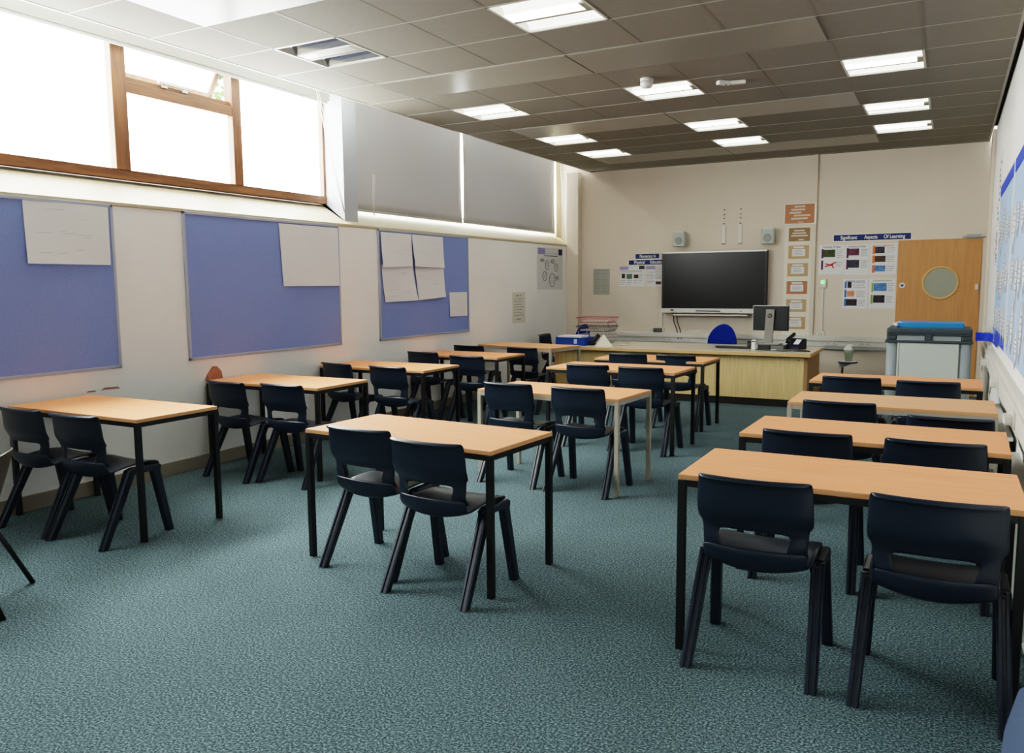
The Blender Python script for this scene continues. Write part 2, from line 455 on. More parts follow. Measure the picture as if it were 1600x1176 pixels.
cord('blind_cord', (-5.42, 11.66, 3.42), (-5.36, 11.7, 2.16), 'pull cord beside the front wall corner right of the blinds')

# tree outside the open sash
tr = empty('tree', (-8.6, 7.6, -0.5), 0, 'green leafy tree seen outside through the open window', 'tree')
lf = MB()
rr = random.Random(3)
for k in range(1600):
    p = Vector((rr.gauss(0, 0.8), rr.gauss(0, 1.0), 4.4 + rr.gauss(0, 0.8)))
    a = Vector((rr.uniform(-1, 1), rr.uniform(-1, 1), rr.uniform(-1, 1))).normalized() * 0.07
    b = a.cross(Vector((rr.uniform(-1, 1), rr.uniform(-1, 1), rr.uniform(-1, 1)))).normalized() * 0.04
    lf.poly([p - a, p + b, p + a, p - b], mi=rr.choice((0, 0, 1)))
lf.build('crown', [mat('leaf_green', (84, 112, 40), 0.7), mat('leaf_dark', (44, 62, 26), 0.7)], tr, normals=False)
MB().cyl((0, 0, 0), (0, 0, 4.4), 0.14, 0.06, 10).build('trunk', mat('bark', (88, 72, 56), 0.9), tr)

# ------------------------------------------------------------------ plastic classroom chair
def section_loft(bm_, p0, p1, s0, s1, groove):
    prof = [(-.5, -.35), (-.36, -.5), (-.16, -.5), (-.11, -.36), (.11, -.36), (.16, -.5), (.36, -.5), (.5, -.35), (.5, .36), (.36, .5), (-.36, .5), (-.5, .36)]
    rings = []
    for P, (sx, sy) in ((p0, s0), (p1, s1)):
        rings.append([bm_.bm.verts.new(Vector((P[0] + x * sx, P[1] + y * sy * groove, P[2]))) for x, y in prof])
    n = len(prof)
    for k in range(n):
        bm_.bm.faces.new([rings[0][k], rings[0][(k + 1) % n], rings[1][(k + 1) % n], rings[1][k]])
    for r in rings: bm_.bm.faces.new(r)

def cols(W, H): return [-W, -(W + H) / 2, -H, -H / 2, 0, H / 2, H, (W + H) / 2, W]

def make_chair():
    r = empty('classroom_chair', (0, 0, 0))
    # seat: front edge to rear lip
    rows = [(.224, .388, .172, .006), (.222, .402, .188, .008), (.212, .416, .198, .010), (.17, .425, .206, .013), (.09, .426, .210, .017), (.0, .417, .210, .022),
            (-.07, .402, .206, .028), (-.12, .387, .199, .034), (-.15, .388, .192, .036), (-.166, .425, .194, .020), (-.172, .484, .192, .0)]
    m = MB(); V = []
    for y, z, W, dish in rows:
        back = max(0.0, min(1.0, (-y - 0.06) / 0.1))
        V.append([m.bm.verts.new((x, y + back * 0.028 * (x / .19) ** 2, z + dish * (x / W) ** 2)) for x in cols(W, W * .62)])
    for a, b in zip(V[:-1], V[1:]):
        for k in range(8):
            f = m.bm.faces.new([a[k], a[k + 1], b[k + 1], b[k]]); f.smooth = True
    o = m.build('seat', CHM, r)
    md = o.modifiers.new('s', 'SOLIDIFY'); md.thickness = 0.011; md.offset = 0
    md = o.modifiers.new('u', 'SUBSURF'); md.levels = 1; md.render_levels = 1
    bake(o)
    # moulded side rails under the seat, one per side
    for s in (-1, 1):
        q = MB()
        q.prism([(s * .184, -.035, .412), (s * .184, -.03, .375), (s * .184, .02, .385), (s * .184, .12, .385), (s * .184, .19, .37), (s * .184, .2, .412), (s * .184, .18, .424), (s * .184, .0, .424)], (s * .05, 0, 0))
        q2 = q.build('side_rail', CHM, r)
        md = q2.modifiers.new('b', 'BEVEL'); md.width = .008; md.segments = 2; bake(q2)
    # backrest with hand hole
    rows = [(.742, -.236, .190, .136, 0), (.752, -.231, .198, .136, 0), (.756, -.219, .204, .136, 0), (.748, -.208, .208, .137, 0), (.70, -.203, .211, .138, 0), (.655, -.200, .213, .139, 0), (.620, -.197, .214, .140, 0),
            (.598, -.186, .214, .140, 0), (.580, -.176, .211, .140, 0), (.574, -.173, .199, .139, 0), (.548, -.165, .196, .136, 0), (.520, -.168, .194, .128, 1), (.492, -.170, .192, .120, 1), (.474, -.169, .194, .118, 1), (.45, -.160, .197, .116, 1)]
    m = MB(); V = []
    for z, y, W, H, hole in rows:
        k = .028 if not hole else .030 + .5 * max(0, .49 - z)
        V.append([m.bm.verts.new((x, y + k * (abs(x) / .19) ** 2.2, z)) for x in cols(W, H)])
    for i, (a, b) in enumerate(zip(V[:-1], V[1:])):
        for k in range(8):
            if i >= 10 and 2 <= k <= 5: continue
            f = m.bm.faces.new([a[k], a[k + 1], b[k + 1], b[k]]); f.smooth = True
    o = m.build('backrest', CHM, r)
    md = o.modifiers.new('s', 'SOLIDIFY'); md.thickness = 0.010; md.offset = 0
    md = o.modifiers.new('u', 'SUBSURF'); md.levels = 1; md.render_levels = 1
    bake(o)
    for s in (-1, 1):
        q = MB(); section_loft(q, (s * .229, -.222, 0), (s * .212, -.0, .418), (.042, .046), (.046, .062), 1)
        q.build('leg', CHM, r)
    for s in (-1, 1):
        q = MB(); section_loft(q, (s * .229, .232, 0), (s * .210, .158, .418), (.042, .044), (.044, .056), -1)
        q.build('leg', CHM, r)
    return r

# x, y, yaw(deg), scale, label
CH = [
 (-4.872, 3.00, 0, 1, 'dark plastic chair, outer left of the pair at the table nearest the left foreground'),
 (-4.36, 3.00, 2, 1, 'dark plastic chair, right one of the pair at the left foreground table'),
 (-4.81, 4.52, -3, 1, 'plastic chair beside the brown wall patch at the second left table'),
 (-4.298, 4.57, 0, 1, 'plastic chair, right one of the pair at the second table along the left wall'),
 (-4.97, 6.00, -10, 1, 'grey-looking chair nearest the left wall at the third left table'),
 (-4.37, 5.95, -2, 1, 'chair in the middle of the long side of the third left table'),
 (-4.97, 7.38, -4, 1, 'chair nearest the left wall at the fourth left table'),
 (-4.29, 7.16, -2, 1, 'right-hand chair at the fourth table along the left wall'),
 (-5.00, 8.36, 0, 1, 'chair just showing its top rail behind the fourth left table'),
 (-4.27, 8.36, -6, 1, 'chair at the far grey-legged table, behind the fourth left table'),
 (-2.605, 3.37, -2, 1, 'navy plastic chair with a glaring white reflection on its seat, centre front table'),
 (-2.10, 3.235, -2, 1, 'navy plastic chair pulled slightly out, right of the pair at the centre front table'),
 (-2.81, 5.33, -3, 1, 'left navy chair at the centre table with pale grey legs'),
 (-2.245, 5.30, -2, 1, 'right navy chair at the centre table with pale grey legs'),
 (-2.825, 6.83, 0, 1, 'left navy chair at the black-legged table third in the centre row'),
 (-2.312, 6.80, -2, 1, 'right navy chair at the black-legged table third in the centre row'),
 (-2.895, 8.05, 0, 1, 'left chair at the centre table closest to the teacher desk'),
 (-2.388, 8.07, -2, 1, 'right chair at the centre table closest to the teacher desk'),
 (-0.605, 3.165, 0, 1, 'large navy chair at the left of the right foreground table'),
 (-0.005, 3.145, 0, 1, 'large navy chair beside the right wall at the right foreground table'),
 (-0.580, 4.24, 0, 1, 'left navy chair tucked in at the second table on the right'),
 (-0.030, 4.24, 0, 1, 'right navy chair tucked in at the second table on the right'),
 (-0.560, 5.36, 0, 1, 'left chair at the grey-legged table on the right'),
 (0.030, 5.00, 0, 1, 'pulled-back low-showing chair at the grey-legged table on the right, by the wall'),
 (-0.630, 6.76, 0, 1, 'left chair at the right-hand table nearest the grey trolley'),
 (-0.110, 6.69, 0, 1, 'right chair at the right-hand table nearest the grey trolley'),
 (-4.92, 10.45, -88, 1, 'single dark chair turned sideways by the left wall near the blue tray'),
]
proto = make_chair()
for i, (x, y, a, sc, lab) in enumerate(CH):
    o = proto if i == 0 else copy_tree(proto)
    o.location = (x, y, 0); o.rotation_euler = (0, 0, math.radians(a)); o.scale = (sc,) * 3
    tag(o, lab, 'chair', 'navy plastic classroom chairs')

# ------------------------------------------------------------------ student tables
def make_table(x, y, w, d, z, rz, metal, top, label):
    r = empty('classroom_table', (x, y, 0), math.radians(rz), label, 'table', 'two-seat classroom tables')
    t = MB().box(-w / 2, w / 2, -d / 2, d / 2, z - 0.022, z, bev=0.004)
    for f in t.bm.faces:
        f.material_index = 0 if min(v.co.z for v in f.verts) > z - 0.0015 else 1
    t.build('tabletop', [top, LAME], r)
    a, b, tz = w / 2 - 0.014, d / 2 - 0.014, z - 0.0215
    e = 0.0125
    f = MB()
    for s in (-1, 1):
        f.box(-a, a, s * b - e, s * b + e, tz - 0.026, tz)
        f.box(s * a - e, s * a + e, -b, b, tz - 0.026, tz)
    f.build('frame', metal, r)
    for sx in (-1, 1):
        for sy in (-1, 1):
            MB().box(sx * a - 0.0155, sx * a + 0.0155, sy * b - 0.0155, sy * b + 0.0155, 0, tz - 0.001, bev=0.003).build('leg', metal, r)
    return r
make_table(-4.665, 3.275, 1.25, 0.58, 0.722, 0, BLK, LAM, 'beech-topped table with black legs nearest the left foreground')
make_table(-4.715, 4.88, 1.18, 0.60, 0.712, 0, BLK, LAM, 'beech-topped table beside the brown patch on the left wall')
make_table(-4.69, 6.22, 1.2, 0.60, 0.712, 0, BLK, LAM, 'third beech-topped table along the left wall')
make_table(-4.73, 7.72, 1.14, 0.60, 0.702, -2, BLK, LAM, 'fourth table along the left wall, below the papers on the board')
make_table(-4.655, 9.06, 1.18, 0.60, 0.712, -12, GRY, LAMP_, 'slanting grey-legged table touching the left end of the teacher desk')
make_table(-2.405, 3.50, 1.20, 0.58, 0.708, -3.9, BLK, LAM, 'beech-topped table with black legs at the centre front')
make_table(-2.525, 5.49, 1.17, 0.58, 0.685, -4.0, GRY, LAM, 'centre table with pale grey legs and beech top')
make_table(-2.625, 6.95, 1.22, 0.60, 0.714, -1.5, BLK, LAM, 'black-legged centre table, third in its row')
make_table(-2.68, 8.17, 1.17, 0.58, 0.695, -1.5, BLK, LAM, 'centre table closest in front of the teacher desk')
make_table(-0.325, 3.35, 1.175, 0.57, 0.722, 0, BLK, LAM, 'large beech-topped table in the right foreground')
make_table(-0.315, 4.40, 1.18, 0.60, 0.715, -1, BLK, LAM, 'second beech-topped table along the right wall')
make_table(-0.31, 5.73, 1.18, 0.58, 0.70, 0, GRY, LAMP_, 'grey-framed table on the right, third from the foreground')
make_table(-0.35, 7.00, 1.19, 0.60, 0.70, -1, BLK, LAM, 'table on the right closest to the grey laptop trolley')

# grey shell chair at the far left edge
gc = empty('shell_chair', (-4.005, 1.955, 0), math.radians(135), 'brownish grey shell chair with thin black legs cut off at the left edge', 'chair')
g = MB()
def fn(u, v):
    x = (u - 0.5) * 0.44
    if v < 0.5:
        t = v / 0.5; y = 0.22 - 0.40 * t; z = 0.44 - 0.02 * math.sin(PI * t) + 0.02 * (x / .22) ** 2
    else:
        t = (v - 0.5) / 0.5; y = -0.18 - 0.07 * t - 0.02 * math.sin(t * PI / 2) + 0.05 * (x / .22) ** 2; z = 0.44 + 0.26 * t + 0.02 * t * (1 - (x / .22) ** 2)
    return (x, y, z)
g.grid(fn, 10, 16)
o = g.build('shell', mat('taupe_plastic', (92, 80, 68), 0.3), gc)
md = o.modifiers.new('s', 'SOLIDIFY'); md.thickness = 0.012
md = o.modifiers.new('u', 'SUBSURF'); md.levels = 1; bake(o)
for sx in (-1, 1):
    MB().tube([(sx * .16, -.08, .425), (sx * .24, -.26, 0.0)], 0.0125, 10).build('leg', BLK, gc)
    MB().tube([(sx * .16, .10, .425), (sx * .22, .24, 0.0)], 0.0125, 10).build('leg', BLK, gc)
MB().tube([(-.16, -.08, .423), (.16, -.08, .423)], .011).tube([(-.16, .10, .423), (.16, .10, .423)], .011).build('seat_frame', BLK, gc)

# blue grey bag at lower right
bg = empty('fabric_bag', (0.275, 2.50, 0), 0, 'blue-grey fabric bag slumped against the right wall in the bottom corner', 'bag')
q = MB()
def fn(u, v):
    a = u * 2 * PI
    prof = [(0.02, 0.0), (0.105, 0.0), (0.115, 0.06), (0.105, 0.2), (0.075, 0.32), (0.03, 0.38), (0.008, 0.39)]
    t = v * (len(prof) - 1); i = min(int(t), len(prof) - 2); f = t - i
    r = prof[i][0] * (1 - f) + prof[i + 1][0] * f; z = prof[i][1] * (1 - f) + prof[i + 1][1] * f
    return (.82 * r * math.cos(a), 2.1 * r * math.sin(a) * (1 + 0.06 * math.sin(5 * a)), z)
q.grid(fn, 28, 18)
q.build('body', mat('slate_fabric', (86, 98, 122), 0.9, spec=0.1, bump=0.3, scale=90), bg)
MB().tube([(0, -.06, .36), (0, -.04, .44), (0, .04, .44), (0, .06, .36)], 0.008).build('strap', DKG, bg)

# ------------------------------------------------------------------ pin boards on the left wall
def pinboard(y0, y1, label):
    r = empty('pin_board', (XL, (y0 + y1) / 2, 0.885), PI / 2, label, 'pin board', 'blue felt pin boards')
    hw, H = (y1 - y0) / 2, 1.175
    MB().box(-hw + .01, hw - .01, -0.014, -0.001, 0.01, H - .01).build('felt', BLUEB, r)
    e = .022
    f = MB().box(-hw, hw, -.02, -.001, 0, e, bev=.003).box(-hw, hw, -.02, -.001, H - e, H, bev=.003).box(-hw, -hw + e, -.02, -.001, 0, H, bev=.003).box(hw - e, hw, -.02, -.001, 0, H, bev=.003)
    f.build('frame', ALU, r)
    return r
pinboard(2.0, 3.835, 'blue pin board at the left edge with one torn paper sheet')
pinboard(4.44, 6.285, 'wide blue pin board in the middle of the left wall with one blank sheet')
pinboard(6.91, 8.725, 'blue pin board with four curling sheets, furthest along the left wall')

def sheet(name, pts, X, label, seed, scrib=8, cat='paper sheet', group='flip-chart sheets on the blue boards', curl=0.012):
    """paper on the left wall; pts = 4 (y, z) corners tl tr br bl"""
    cy = sum(p[0] for p in pts) / 4; cz = min(p[1] for p in pts)
    r = empty(name, (X, cy, cz), 0, label, cat, group)
    rn = random.Random(seed)
    (tl, tr_, br, bl) = [Vector((0, p[0] - cy, p[1] - cz)) for p in pts]
    ph = rn.uniform(0, 6)
    def at(u, v, off=0.0):
        p = (tl * (1 - u) + tr_ * u) * v + (bl * (1 - u) + br * u) * (1 - v)
        p.x = 0.003 + curl * (1 - v) ** 2 * (0.6 + 0.4 * math.sin(4 * u + ph)) + 0.002 * math.sin(7 * u + 3 * v + ph) + 0.002 + off
        return p
    g = MB(); g.grid(lambda u, v: at(u, v), 16, 14)
    g.build('sheet', PAPER, r)
    if scrib:
        s = MB()
        for k in range(scrib):
            u0 = rn.uniform(.12, .7); v0 = rn.uniform(.15, .92); L = rn.uniform(.08, .22); h = .006
            s.poly([at(u0, v0, .0015), at(u0 + L, v0 + .01, .0015), at(u0 + L, v0 + .01 + h, .0015), at(u0, v0 + h, .0015)])
        s.build('handwriting', mat('faint_pen', (176, 176, 176), .8), r)
    return r
XB = XL + 0.015
sheet('flipchart_sheet', [(3.19, 2.04), (3.80, 2.04), (3.79, 1.63), (3.19, 1.63)], XB, 'large pale sheet pinned to the board at the left edge', 1, 10)
sheet('flipchart_sheet', [(5.47, 2.03), (6.265, 2.03), (6.265, 1.47), (5.50, 1.47)], XB, 'big blank sheet in the corner of the middle blue board', 2, 0)
sheet('flipchart_sheet', [(6.935, 2.03), (7.49, 2.03), (7.49, 1.68), (6.935, 1.66)], XB + .014, 'upper left sheet of the four on the far pin board', 3, 4, curl=.022)
sheet('flipchart_sheet', [(7.495, 2.03), (8.12, 2.03), (8.13, 1.67), (7.51, 1.68)], XB + .017, 'upper right sheet of the four on the far pin board', 4, 4, curl=.03)
sheet('flipchart_sheet', [(6.94, 1.69), (7.51, 1.70), (7.58, 1.30), (6.99, 1.29)], XB + .002, 'lower left sheet with writing, curling on the far pin board', 5, 10, curl=.03)
sheet('flipchart_sheet', [(7.545, 1.72), (8.14, 1.69), (8.15, 1.33), (7.615, 1.30)], XB + .004, 'lower right sheet curling on the far pin board', 6, 8, curl=.03)
sheet('notice', [(8.27, 1.38), (8.675, 1.38), (8.67, 1.085), (8.265, 1.09)], XB, 'small white notice at the lower right of the far pin board', 8, 8, 'notice', None, .004)

def flat(name, X, y0, y1, z0, z1, label, cat, group=None):
    return empty(name, (X, (y0 + y1) / 2, z0), PI / 2, label, cat, group)
nt_ = flat('notice', XL, 9.90, 10.28, .93, 1.36, 'small typed list taped to the bare left wall', 'notice')
MB().box(-.19, .19, -.003, -.001, 0, .43).build('sheet', mat('paper_cream', (212, 208, 196), .8), nt_)
s = MB(); s.box(-.08, -.01, -.0045, -.003, .375, .392).box(.03, .06, -.0045, -.003, .375, .392)
for k in range(7): s.box(-.15, .09 + .05 * (k % 3 == 0), -.0045, -.003, .335 - .038 * k, .341 - .038 * k)
s.box(-.08, .05, -.0045, -.003, .05, .06); s.build('typed_lines', INK, nt_)
po = flat('wall_poster', XL, 10.68, 11.55, 1.39, 2.01, 'white diagram poster with lilac header on the left wall near the corner', 'poster')
MB().box(-.435, .435, -.003, -.001, 0, .62).build('sheet', mat('paper_cool', (206, 206, 206), .8), po)
s = MB(); s.box(-.42, -.18, -.0045, -.003, .52, .61); s.box(-.42, .42, -.0045, -.003, .53, .535); s.build('header', LILAC, po)
s = MB(); s.box(.29, .42, -.0048, -.003, .52, .61); s.box(-.22, .25, -.0048, -.003, .495, .505); s.build('title', INKD, po)
s = MB()
for (cx, cz, rx, rz_) in ((-.12, .36, .06, .07), (.08, .42, .06, .03), (.2, .33, .06, .06), (-.2, .2, .07, .07), (.24, .17, .05, .03), (.06, .14, .1, .1), (-.28, .43, .06, .02)):
    s.tube([(cx + rx * math.cos(t * PI / 8), -.0045, cz + rz_ * math.sin(t * PI / 8)) for t in range(16)], .005, 5, closed=True)
    for k in range(3): s.box(cx - rx * .6, cx + rx * .6, -.0048, -.003, cz - rz_ * .4 + k * rz_ * .35, cz - rz_ * .4 + k * rz_ * .35 + .006)
s.build('diagram', INK, po)
# bare plaster patches, part of the wall surface
wl = bpy.data.objects['wall_left']
pt = MB(); pt.poly([(XL + .002, 4.585, .71), (XL + .002, 4.775, .71), (XL + .002, 4.765, .77), (XL + .002, 4.72, .815), (XL + .002, 4.67, .82), (XL + .002, 4.62, .765)])
pt.build('bare_patch', mat('bare_plaster', (172, 122, 100), .9, var=.15, scale=20), wl)
pt = MB(); pt.poly([(XL + .002, 3.66, .74), (XL + .002, 3.82, .735), (XL + .002, 3.80, .75), (XL + .002, 3.7, .755)]).poly([(XL + .002, 3.55, .735), (XL + .002, 3.63, .733), (XL + .002, 3.62, .742), (XL + .002, 3.57, .745)])
pt.build('chipped_paint', mat('bare_plaster', (172, 122, 100)), wl)

# ------------------------------------------------------------------ front wall
RF = (PI / 2, 0, 0)
# interactive screen
tv = empty('interactive_screen', (-3.02, 11.72, 1.035), 0, 'large black interactive display with a silver lower bar on the front wall', 'screen')
MB().box(-.765, .755, 0, .08, .045, .885, bev=.008).build('casing', BLK, tv)
MB().box(-.735, .725, -.003, .002, .075, .868).build('display_panel', SCREEN, tv)
MB().box(-.755, .748, -.008, .06, .868, .892, bev=.004).build('top_trim', SILVER, tv)
MB().box(-.768, .755, -.02, .06, 0, .066, bev=.006).build('control_bar', SILVER, tv)
s = MB(); s.box(-.24, .12, -.0225, -.02, .022, .036).box(-.62, -.57, -.0225, -.02, .03, .05).box(.40, .42, -.0225, -.02, .025, .035); s.build('ports', BLK, tv)
MB().box(-.58, .50, -.02, .10, -.04, -.018, bev=.006).build('pen_tray', WHITEP, tv)
MB().box(-.3, .3, .08, .13, .3, .7).build('wall_mount', BLK, tv)

def speaker(x, label):
    r = empty('wall_speaker', (x, YF, 2.0), 0, label, 'speaker', 'wall loudspeakers above the screen')
    q = MB().box(-.088, .088, -.16, -.03, 0, .215, bev=.022, seg=3); q.build('cabinet', mat('speaker_grey', (176, 182, 176), .6), r)
    MB().lathe([(.055, -.160), (.055, -.165), (.04, -.167), (.01, -.163)], center=(0, 0, .085), axis='Y').build('cone', mat('speaker_cone', (140, 146, 142), .6), r)
    MB().box(-.075, .075, -.158, -.05, .19, .222, bev=.012).build('top_cap', WHITEP, r)
    MB().box(-.025, .025, -.04, 0, .05, .17).build('bracket', WHITEP, r)
    return r
speaker(-3.53, 'white-grey loudspeaker above the left end of the screen')
speaker(-2.27, 'white-grey loudspeaker above the right end of the screen')
for x, lab in ((-2.913, 'left white vertical bracket strip above the screen'), (-2.68, 'right white vertical bracket strip above the screen')):
    r = empty('bracket_strip', (x, YF, 2.02), 0, lab, 'bracket', 'old projector bracket strips')
    MB().box(-.028, .028, -.022, .001, 0, .28, bev=.006).build('channel', WHITEP, r)
    q = MB()
    q.box(-.022, .03, -.024, -.02, .005, .012).box(-.012, .012, -.003, -.0005, .285, .3)
    for z in (.37, .42, .49): q.lathe([(.010, -.001), (.008, -.003)], center=(.004, 0, z), axis='Y', seg=10)
    q.build('screw_holes', INKD, r)

def banner(x0, x1, z0, z1, words, size, label, off=.004):
    r = empty('wall_banner', ((x0 + x1) / 2, YF, z0), 0, label, 'sign', 'navy lettered wall banners')
    hw, H = (x1 - x0) / 2, z1 - z0
    st_ = MB().box(-hw, hw, -off, -.001, 0, H).build('strip', NAVYT, r)
    MB().box(-hw - .008, hw + .008, -off + .001, -.0005, -.008, H + .008).build('white_border', WHT, r)
    for wd, px, sx in words:
        text(wd, size, WHT, (px - (x0 + x1) / 2, -off - .001, H * .5), RF, st_, width=sx)
    return r
bn = banner(-1.425, -.483, 2.018, 2.098, [('Significant', -1.237, .207), ('Aspects', -.963, .16), ('Of Learning', -.681, .254)], .068, 'long navy banner reading Significant Aspects Of Learning')
banner(-4.244, -3.87, 1.842, 1.913, [('Numeracy in', -4.05, .25)], .068, 'short navy banner reading Numeracy in')
banner(-4.35, -3.78, 1.752, 1.822, [('Physical', -4.18, .165), ('Education', -3.905, .205)], .068, 'navy banner reading Physical Education, left of the screen')

PIC = {k: mat('print_' + k, v, .7, var=.6, scale=45) for k, v in dict(green=(64, 74, 44), purple=(96, 54, 74), night=(58, 58, 70), brown=(70, 54, 48), sky=(84, 124, 176), mono=(52, 44, 52), skin=(204, 134, 92), turf=(76, 112, 88)).items()}
def fposter(name, x0, x1, z0, z1, label, head, hcol, tabs, rows, txt, group, paper=PAPER, hsz=.03):
    r = empty(name, ((x0 + x1) / 2, YF, z0), 0, label, 'poster', group)
    hw, H = (x1 - x0) / 2, z1 - z0
    sh_ = MB().box(-hw, hw, -.004, .001, 0, H).build('sheet', paper, r)
    if head: text(head, hsz, hcol, (0, -.005, H - .03), RF, sh_, 'heading', sx=min(1, 2 * hw * .85 / (len(head) * hsz * .62)))
    for (px0, px1, pz0, pz1, key) in rows:
        MB().box(px0 - hw, px1 - hw, -.0055, -.004, pz0, pz1).build('photo', PIC[key], r)
    for (px0, px1, pz0, pz1, m) in tabs:
        MB().box(px0 - hw, px1 - hw, -.006, -.004, pz0, pz1).build('side_tab', m, r)
    s = MB()
    for (px0, px1, pz0, pz1) in txt:
        n = max(2, int((pz1 - pz0) / .022))
        for k in range(n):
            z = pz1 - (k + .5) * (pz1 - pz0) / n
            s.box(px0 - hw, px1 - hw - (.02 if k % 3 == 2 else 0), -.005, -.004, z - .003, z + .003)
    s.build('small_print', mat('print_text', (176, 174, 176), .8), r)
    return r
PUR = mat('purple_tab', (92, 36, 92), .7); ORG = mat('orange_tab', (214, 120, 66), .7); BLT = mat('blue_tab', (64, 112, 172), .7); GRN = mat('green_tab', (122, 160, 62), .7)
GP = 'learning posters beside the door'
fposter('learning_poster', -1.604, -1.288, 1.571, 1.968, 'poster with purple tabs and a red leaping figure, far left of its row', 'PHYSICAL FITNESS', PUR, [(.03, .055, .22, .345, PUR), (.03, .055, .065, .19, PUR)], [(.055, .205, .235, .335, 'green')], [(.22, .30, .22, .34), (.21, .30, .1, .18)], GP)
ath = MB()
for a, b in (((-.075, .145), (-.01, .13)), ((-.01, .13), (.06, .165)), ((-.01, .13), (-.08, .105)), ((.01, .125), (.035, .085)), ((-.02, .12), (.03, .14))):
    ath.tube([(a[0], -.006, a[1]), (b[0], -.006, b[1])], .008, 6)
ath.build('figure', RED, [o for o in bpy.data.objects if o.get('label', '').startswith('poster with purple tabs and a red')][0])
fposter('learning_poster', -1.280, -.976, 1.562, 1.966, 'poster with purple tabs and two dark photos, middle of the top row', 'PHYSICAL FITNESS', PUR, [(.025, .05, .225, .36, PUR), (.025, .05, .075, .205, PUR)], [(.05, .18, .26, .35, 'purple'), (.05, .185, .095, .2, 'night')], [(.2, .29, .24, .35), (.2, .29, .09, .2)], GP)
fposter('learning_poster', -.964, -.640, 1.563, 1.969, 'poster with orange tabs and three photos, next to the door', 'PHYSICAL COMPETENCIES', ORG, [(.03, .06, .27, .38, ORG), (.03, .06, .15, .25, ORG), (.03, .06, .025, .125, ORG)], [(.06, .175, .28, .365, 'night'), (.06, .19, .165, .245, 'brown'), (.06, .19, .04, .12, 'sky')], [(.2, .3, .28, .36), (.2, .3, .16, .25), (.2, .3, .04, .12)], GP)
fposter('learning_poster', -1.284, -.976, 1.113, 1.507, 'poster with blue tabs, lower row left', 'PERSONAL QUALITIES', BLT, [(.02, .045, .27, .36, BLT), (.02, .045, .15, .25, BLT), (.02, .045, .03, .13, BLT)], [(.055, .105, .275, .36, 'mono'), (.05, .145, .16, .235, 'skin'), (.045, .18, .035, .125, 'mono')], [(.13, .28, .27, .36), (.17, .28, .15, .24), (.2, .28, .03, .12)], GP)
fposter('learning_poster', -.960, -.640, 1.115, 1.512, 'poster with green tabs, lower row beside the door', 'COGNITIVE SKILLS', mat('heading_grey', (110, 120, 90), .8), [(.03, .05, .215, .34, GRN), (.025, .05, .06, .18, GRN)], [(.055, .215, .23, .335, 'sky'), (.055, .195, .075, .175, 'mono')], [(.23, .3, .22, .34), (.21, .29, .07, .17)], GP)
# left of the screen
fposter('information_sheet', -4.493, -4.09, 1.425, 1.734, 'printed sheet with a green picture left of the screen', None, None, [(.0, .14, .255, .305, LILAC), (.31, .395, .26, .31, INKD)], [(.03, .085, .125, .195, 'mono'), (.11, .20, .115, .19, 'turf'), (.225, .3, .125, .18, 'brown')], [(.02, .36, .21, .25), (.01, .09, .02, .1), (.11, .2, .02, .1), (.22, .29, .04, .1), (.31, .37, .05, .2)], 'sheets left of the screen')
fposter('information_sheet', -4.07, -3.81, 1.424, 1.728, 'printed sheet partly behind the left edge of the screen', None, None, [(.0, .14, .255, .305, LILAC)], [(.15, .235, .03, .075, 'brown')], [(.01, .13, .04, .24), (.14, .25, .1, .3)], 'sheets left of the screen')
fposter('timetable_sheet', -4.935, -4.66, 1.30, 1.70, 'grey typed timetable on the front wall above the wire trays', None, None, [], [], [(.015, .125, .02, .36), (.14, .26, .02, .36), (.02, .25, .365, .39)], None, mat('grey_sheet', (168, 168, 156), .8))
bpy.data.materials['print_text'].node_tree.nodes['Principled BSDF'].inputs['Base Color'].default_value = lin((140, 138, 142))

# vertical conduit, card strip, orange boards
struct('trim_10', MB().box(-1.70, -1.652, YF - .04, YF, .72, ZC, bev=.004), WALLF)
tag(MB().box(-2.065, -1.705, YF - .004, YF - .001, .72, 2.26).build('card_backing', mat('white_card', (224, 218, 204), .8)), 'long white backing strip behind the column of orange cards', 'display strip')
ORB = mat('terracotta_card', (176, 124, 92), .8); TANB = mat('tan_card', (188, 158, 120), .8); BRN = mat('brown_card', (150, 120, 86), .8)
LIGHTP = mat('cream_label', (206, 198, 188), .8)
r = empty('title_board', (-1.868, YF, 2.272), 0, 'orange board with white text strips at the top of the card column', 'sign')
MB().box(-.205, .215, -.048, -.041, -.012, .268).build('white_backing', WHT, r)
MB().box(-.195, .193, -.051, -.048, 0, .26).build('board', ORB, r)
MB().box(-.14, .12, -.041, 0, .05, .2).build('spacer', WHT, r)
s = MB()
for k, (a, b) in enumerate(((-.07, .07), (-.11, .07), (-.135, .02), (-.075, .14), (-.11, .105))): s.box(a, b, -.053, -.051, .215 - k * .04, .238 - k * .04)
s.box(-.02, .05, -.053, -.051, .012, .022); s.build('text_strips', LIGHTP, r)
cards = [(-2.009, -1.731, 2.032, 2.214), (-2.009, -1.738, 1.792, 1.975), (-2.016, -1.744, 1.552, 1.731), (-2.019, -1.746, 1.307, 1.485), (-2.019, -1.753, 1.06, 1.233), (-2.02, -1.757, .819, .99)]
CL = ['brown-grey card with printed rows, first below the orange board', 'tan framed card, second below the orange board', 'tan framed card, third below the orange board', 'orange-tan framed card, fourth below the orange board', 'tan framed card level with the monitor top', 'tan framed card lowest in the column beside the monitor']
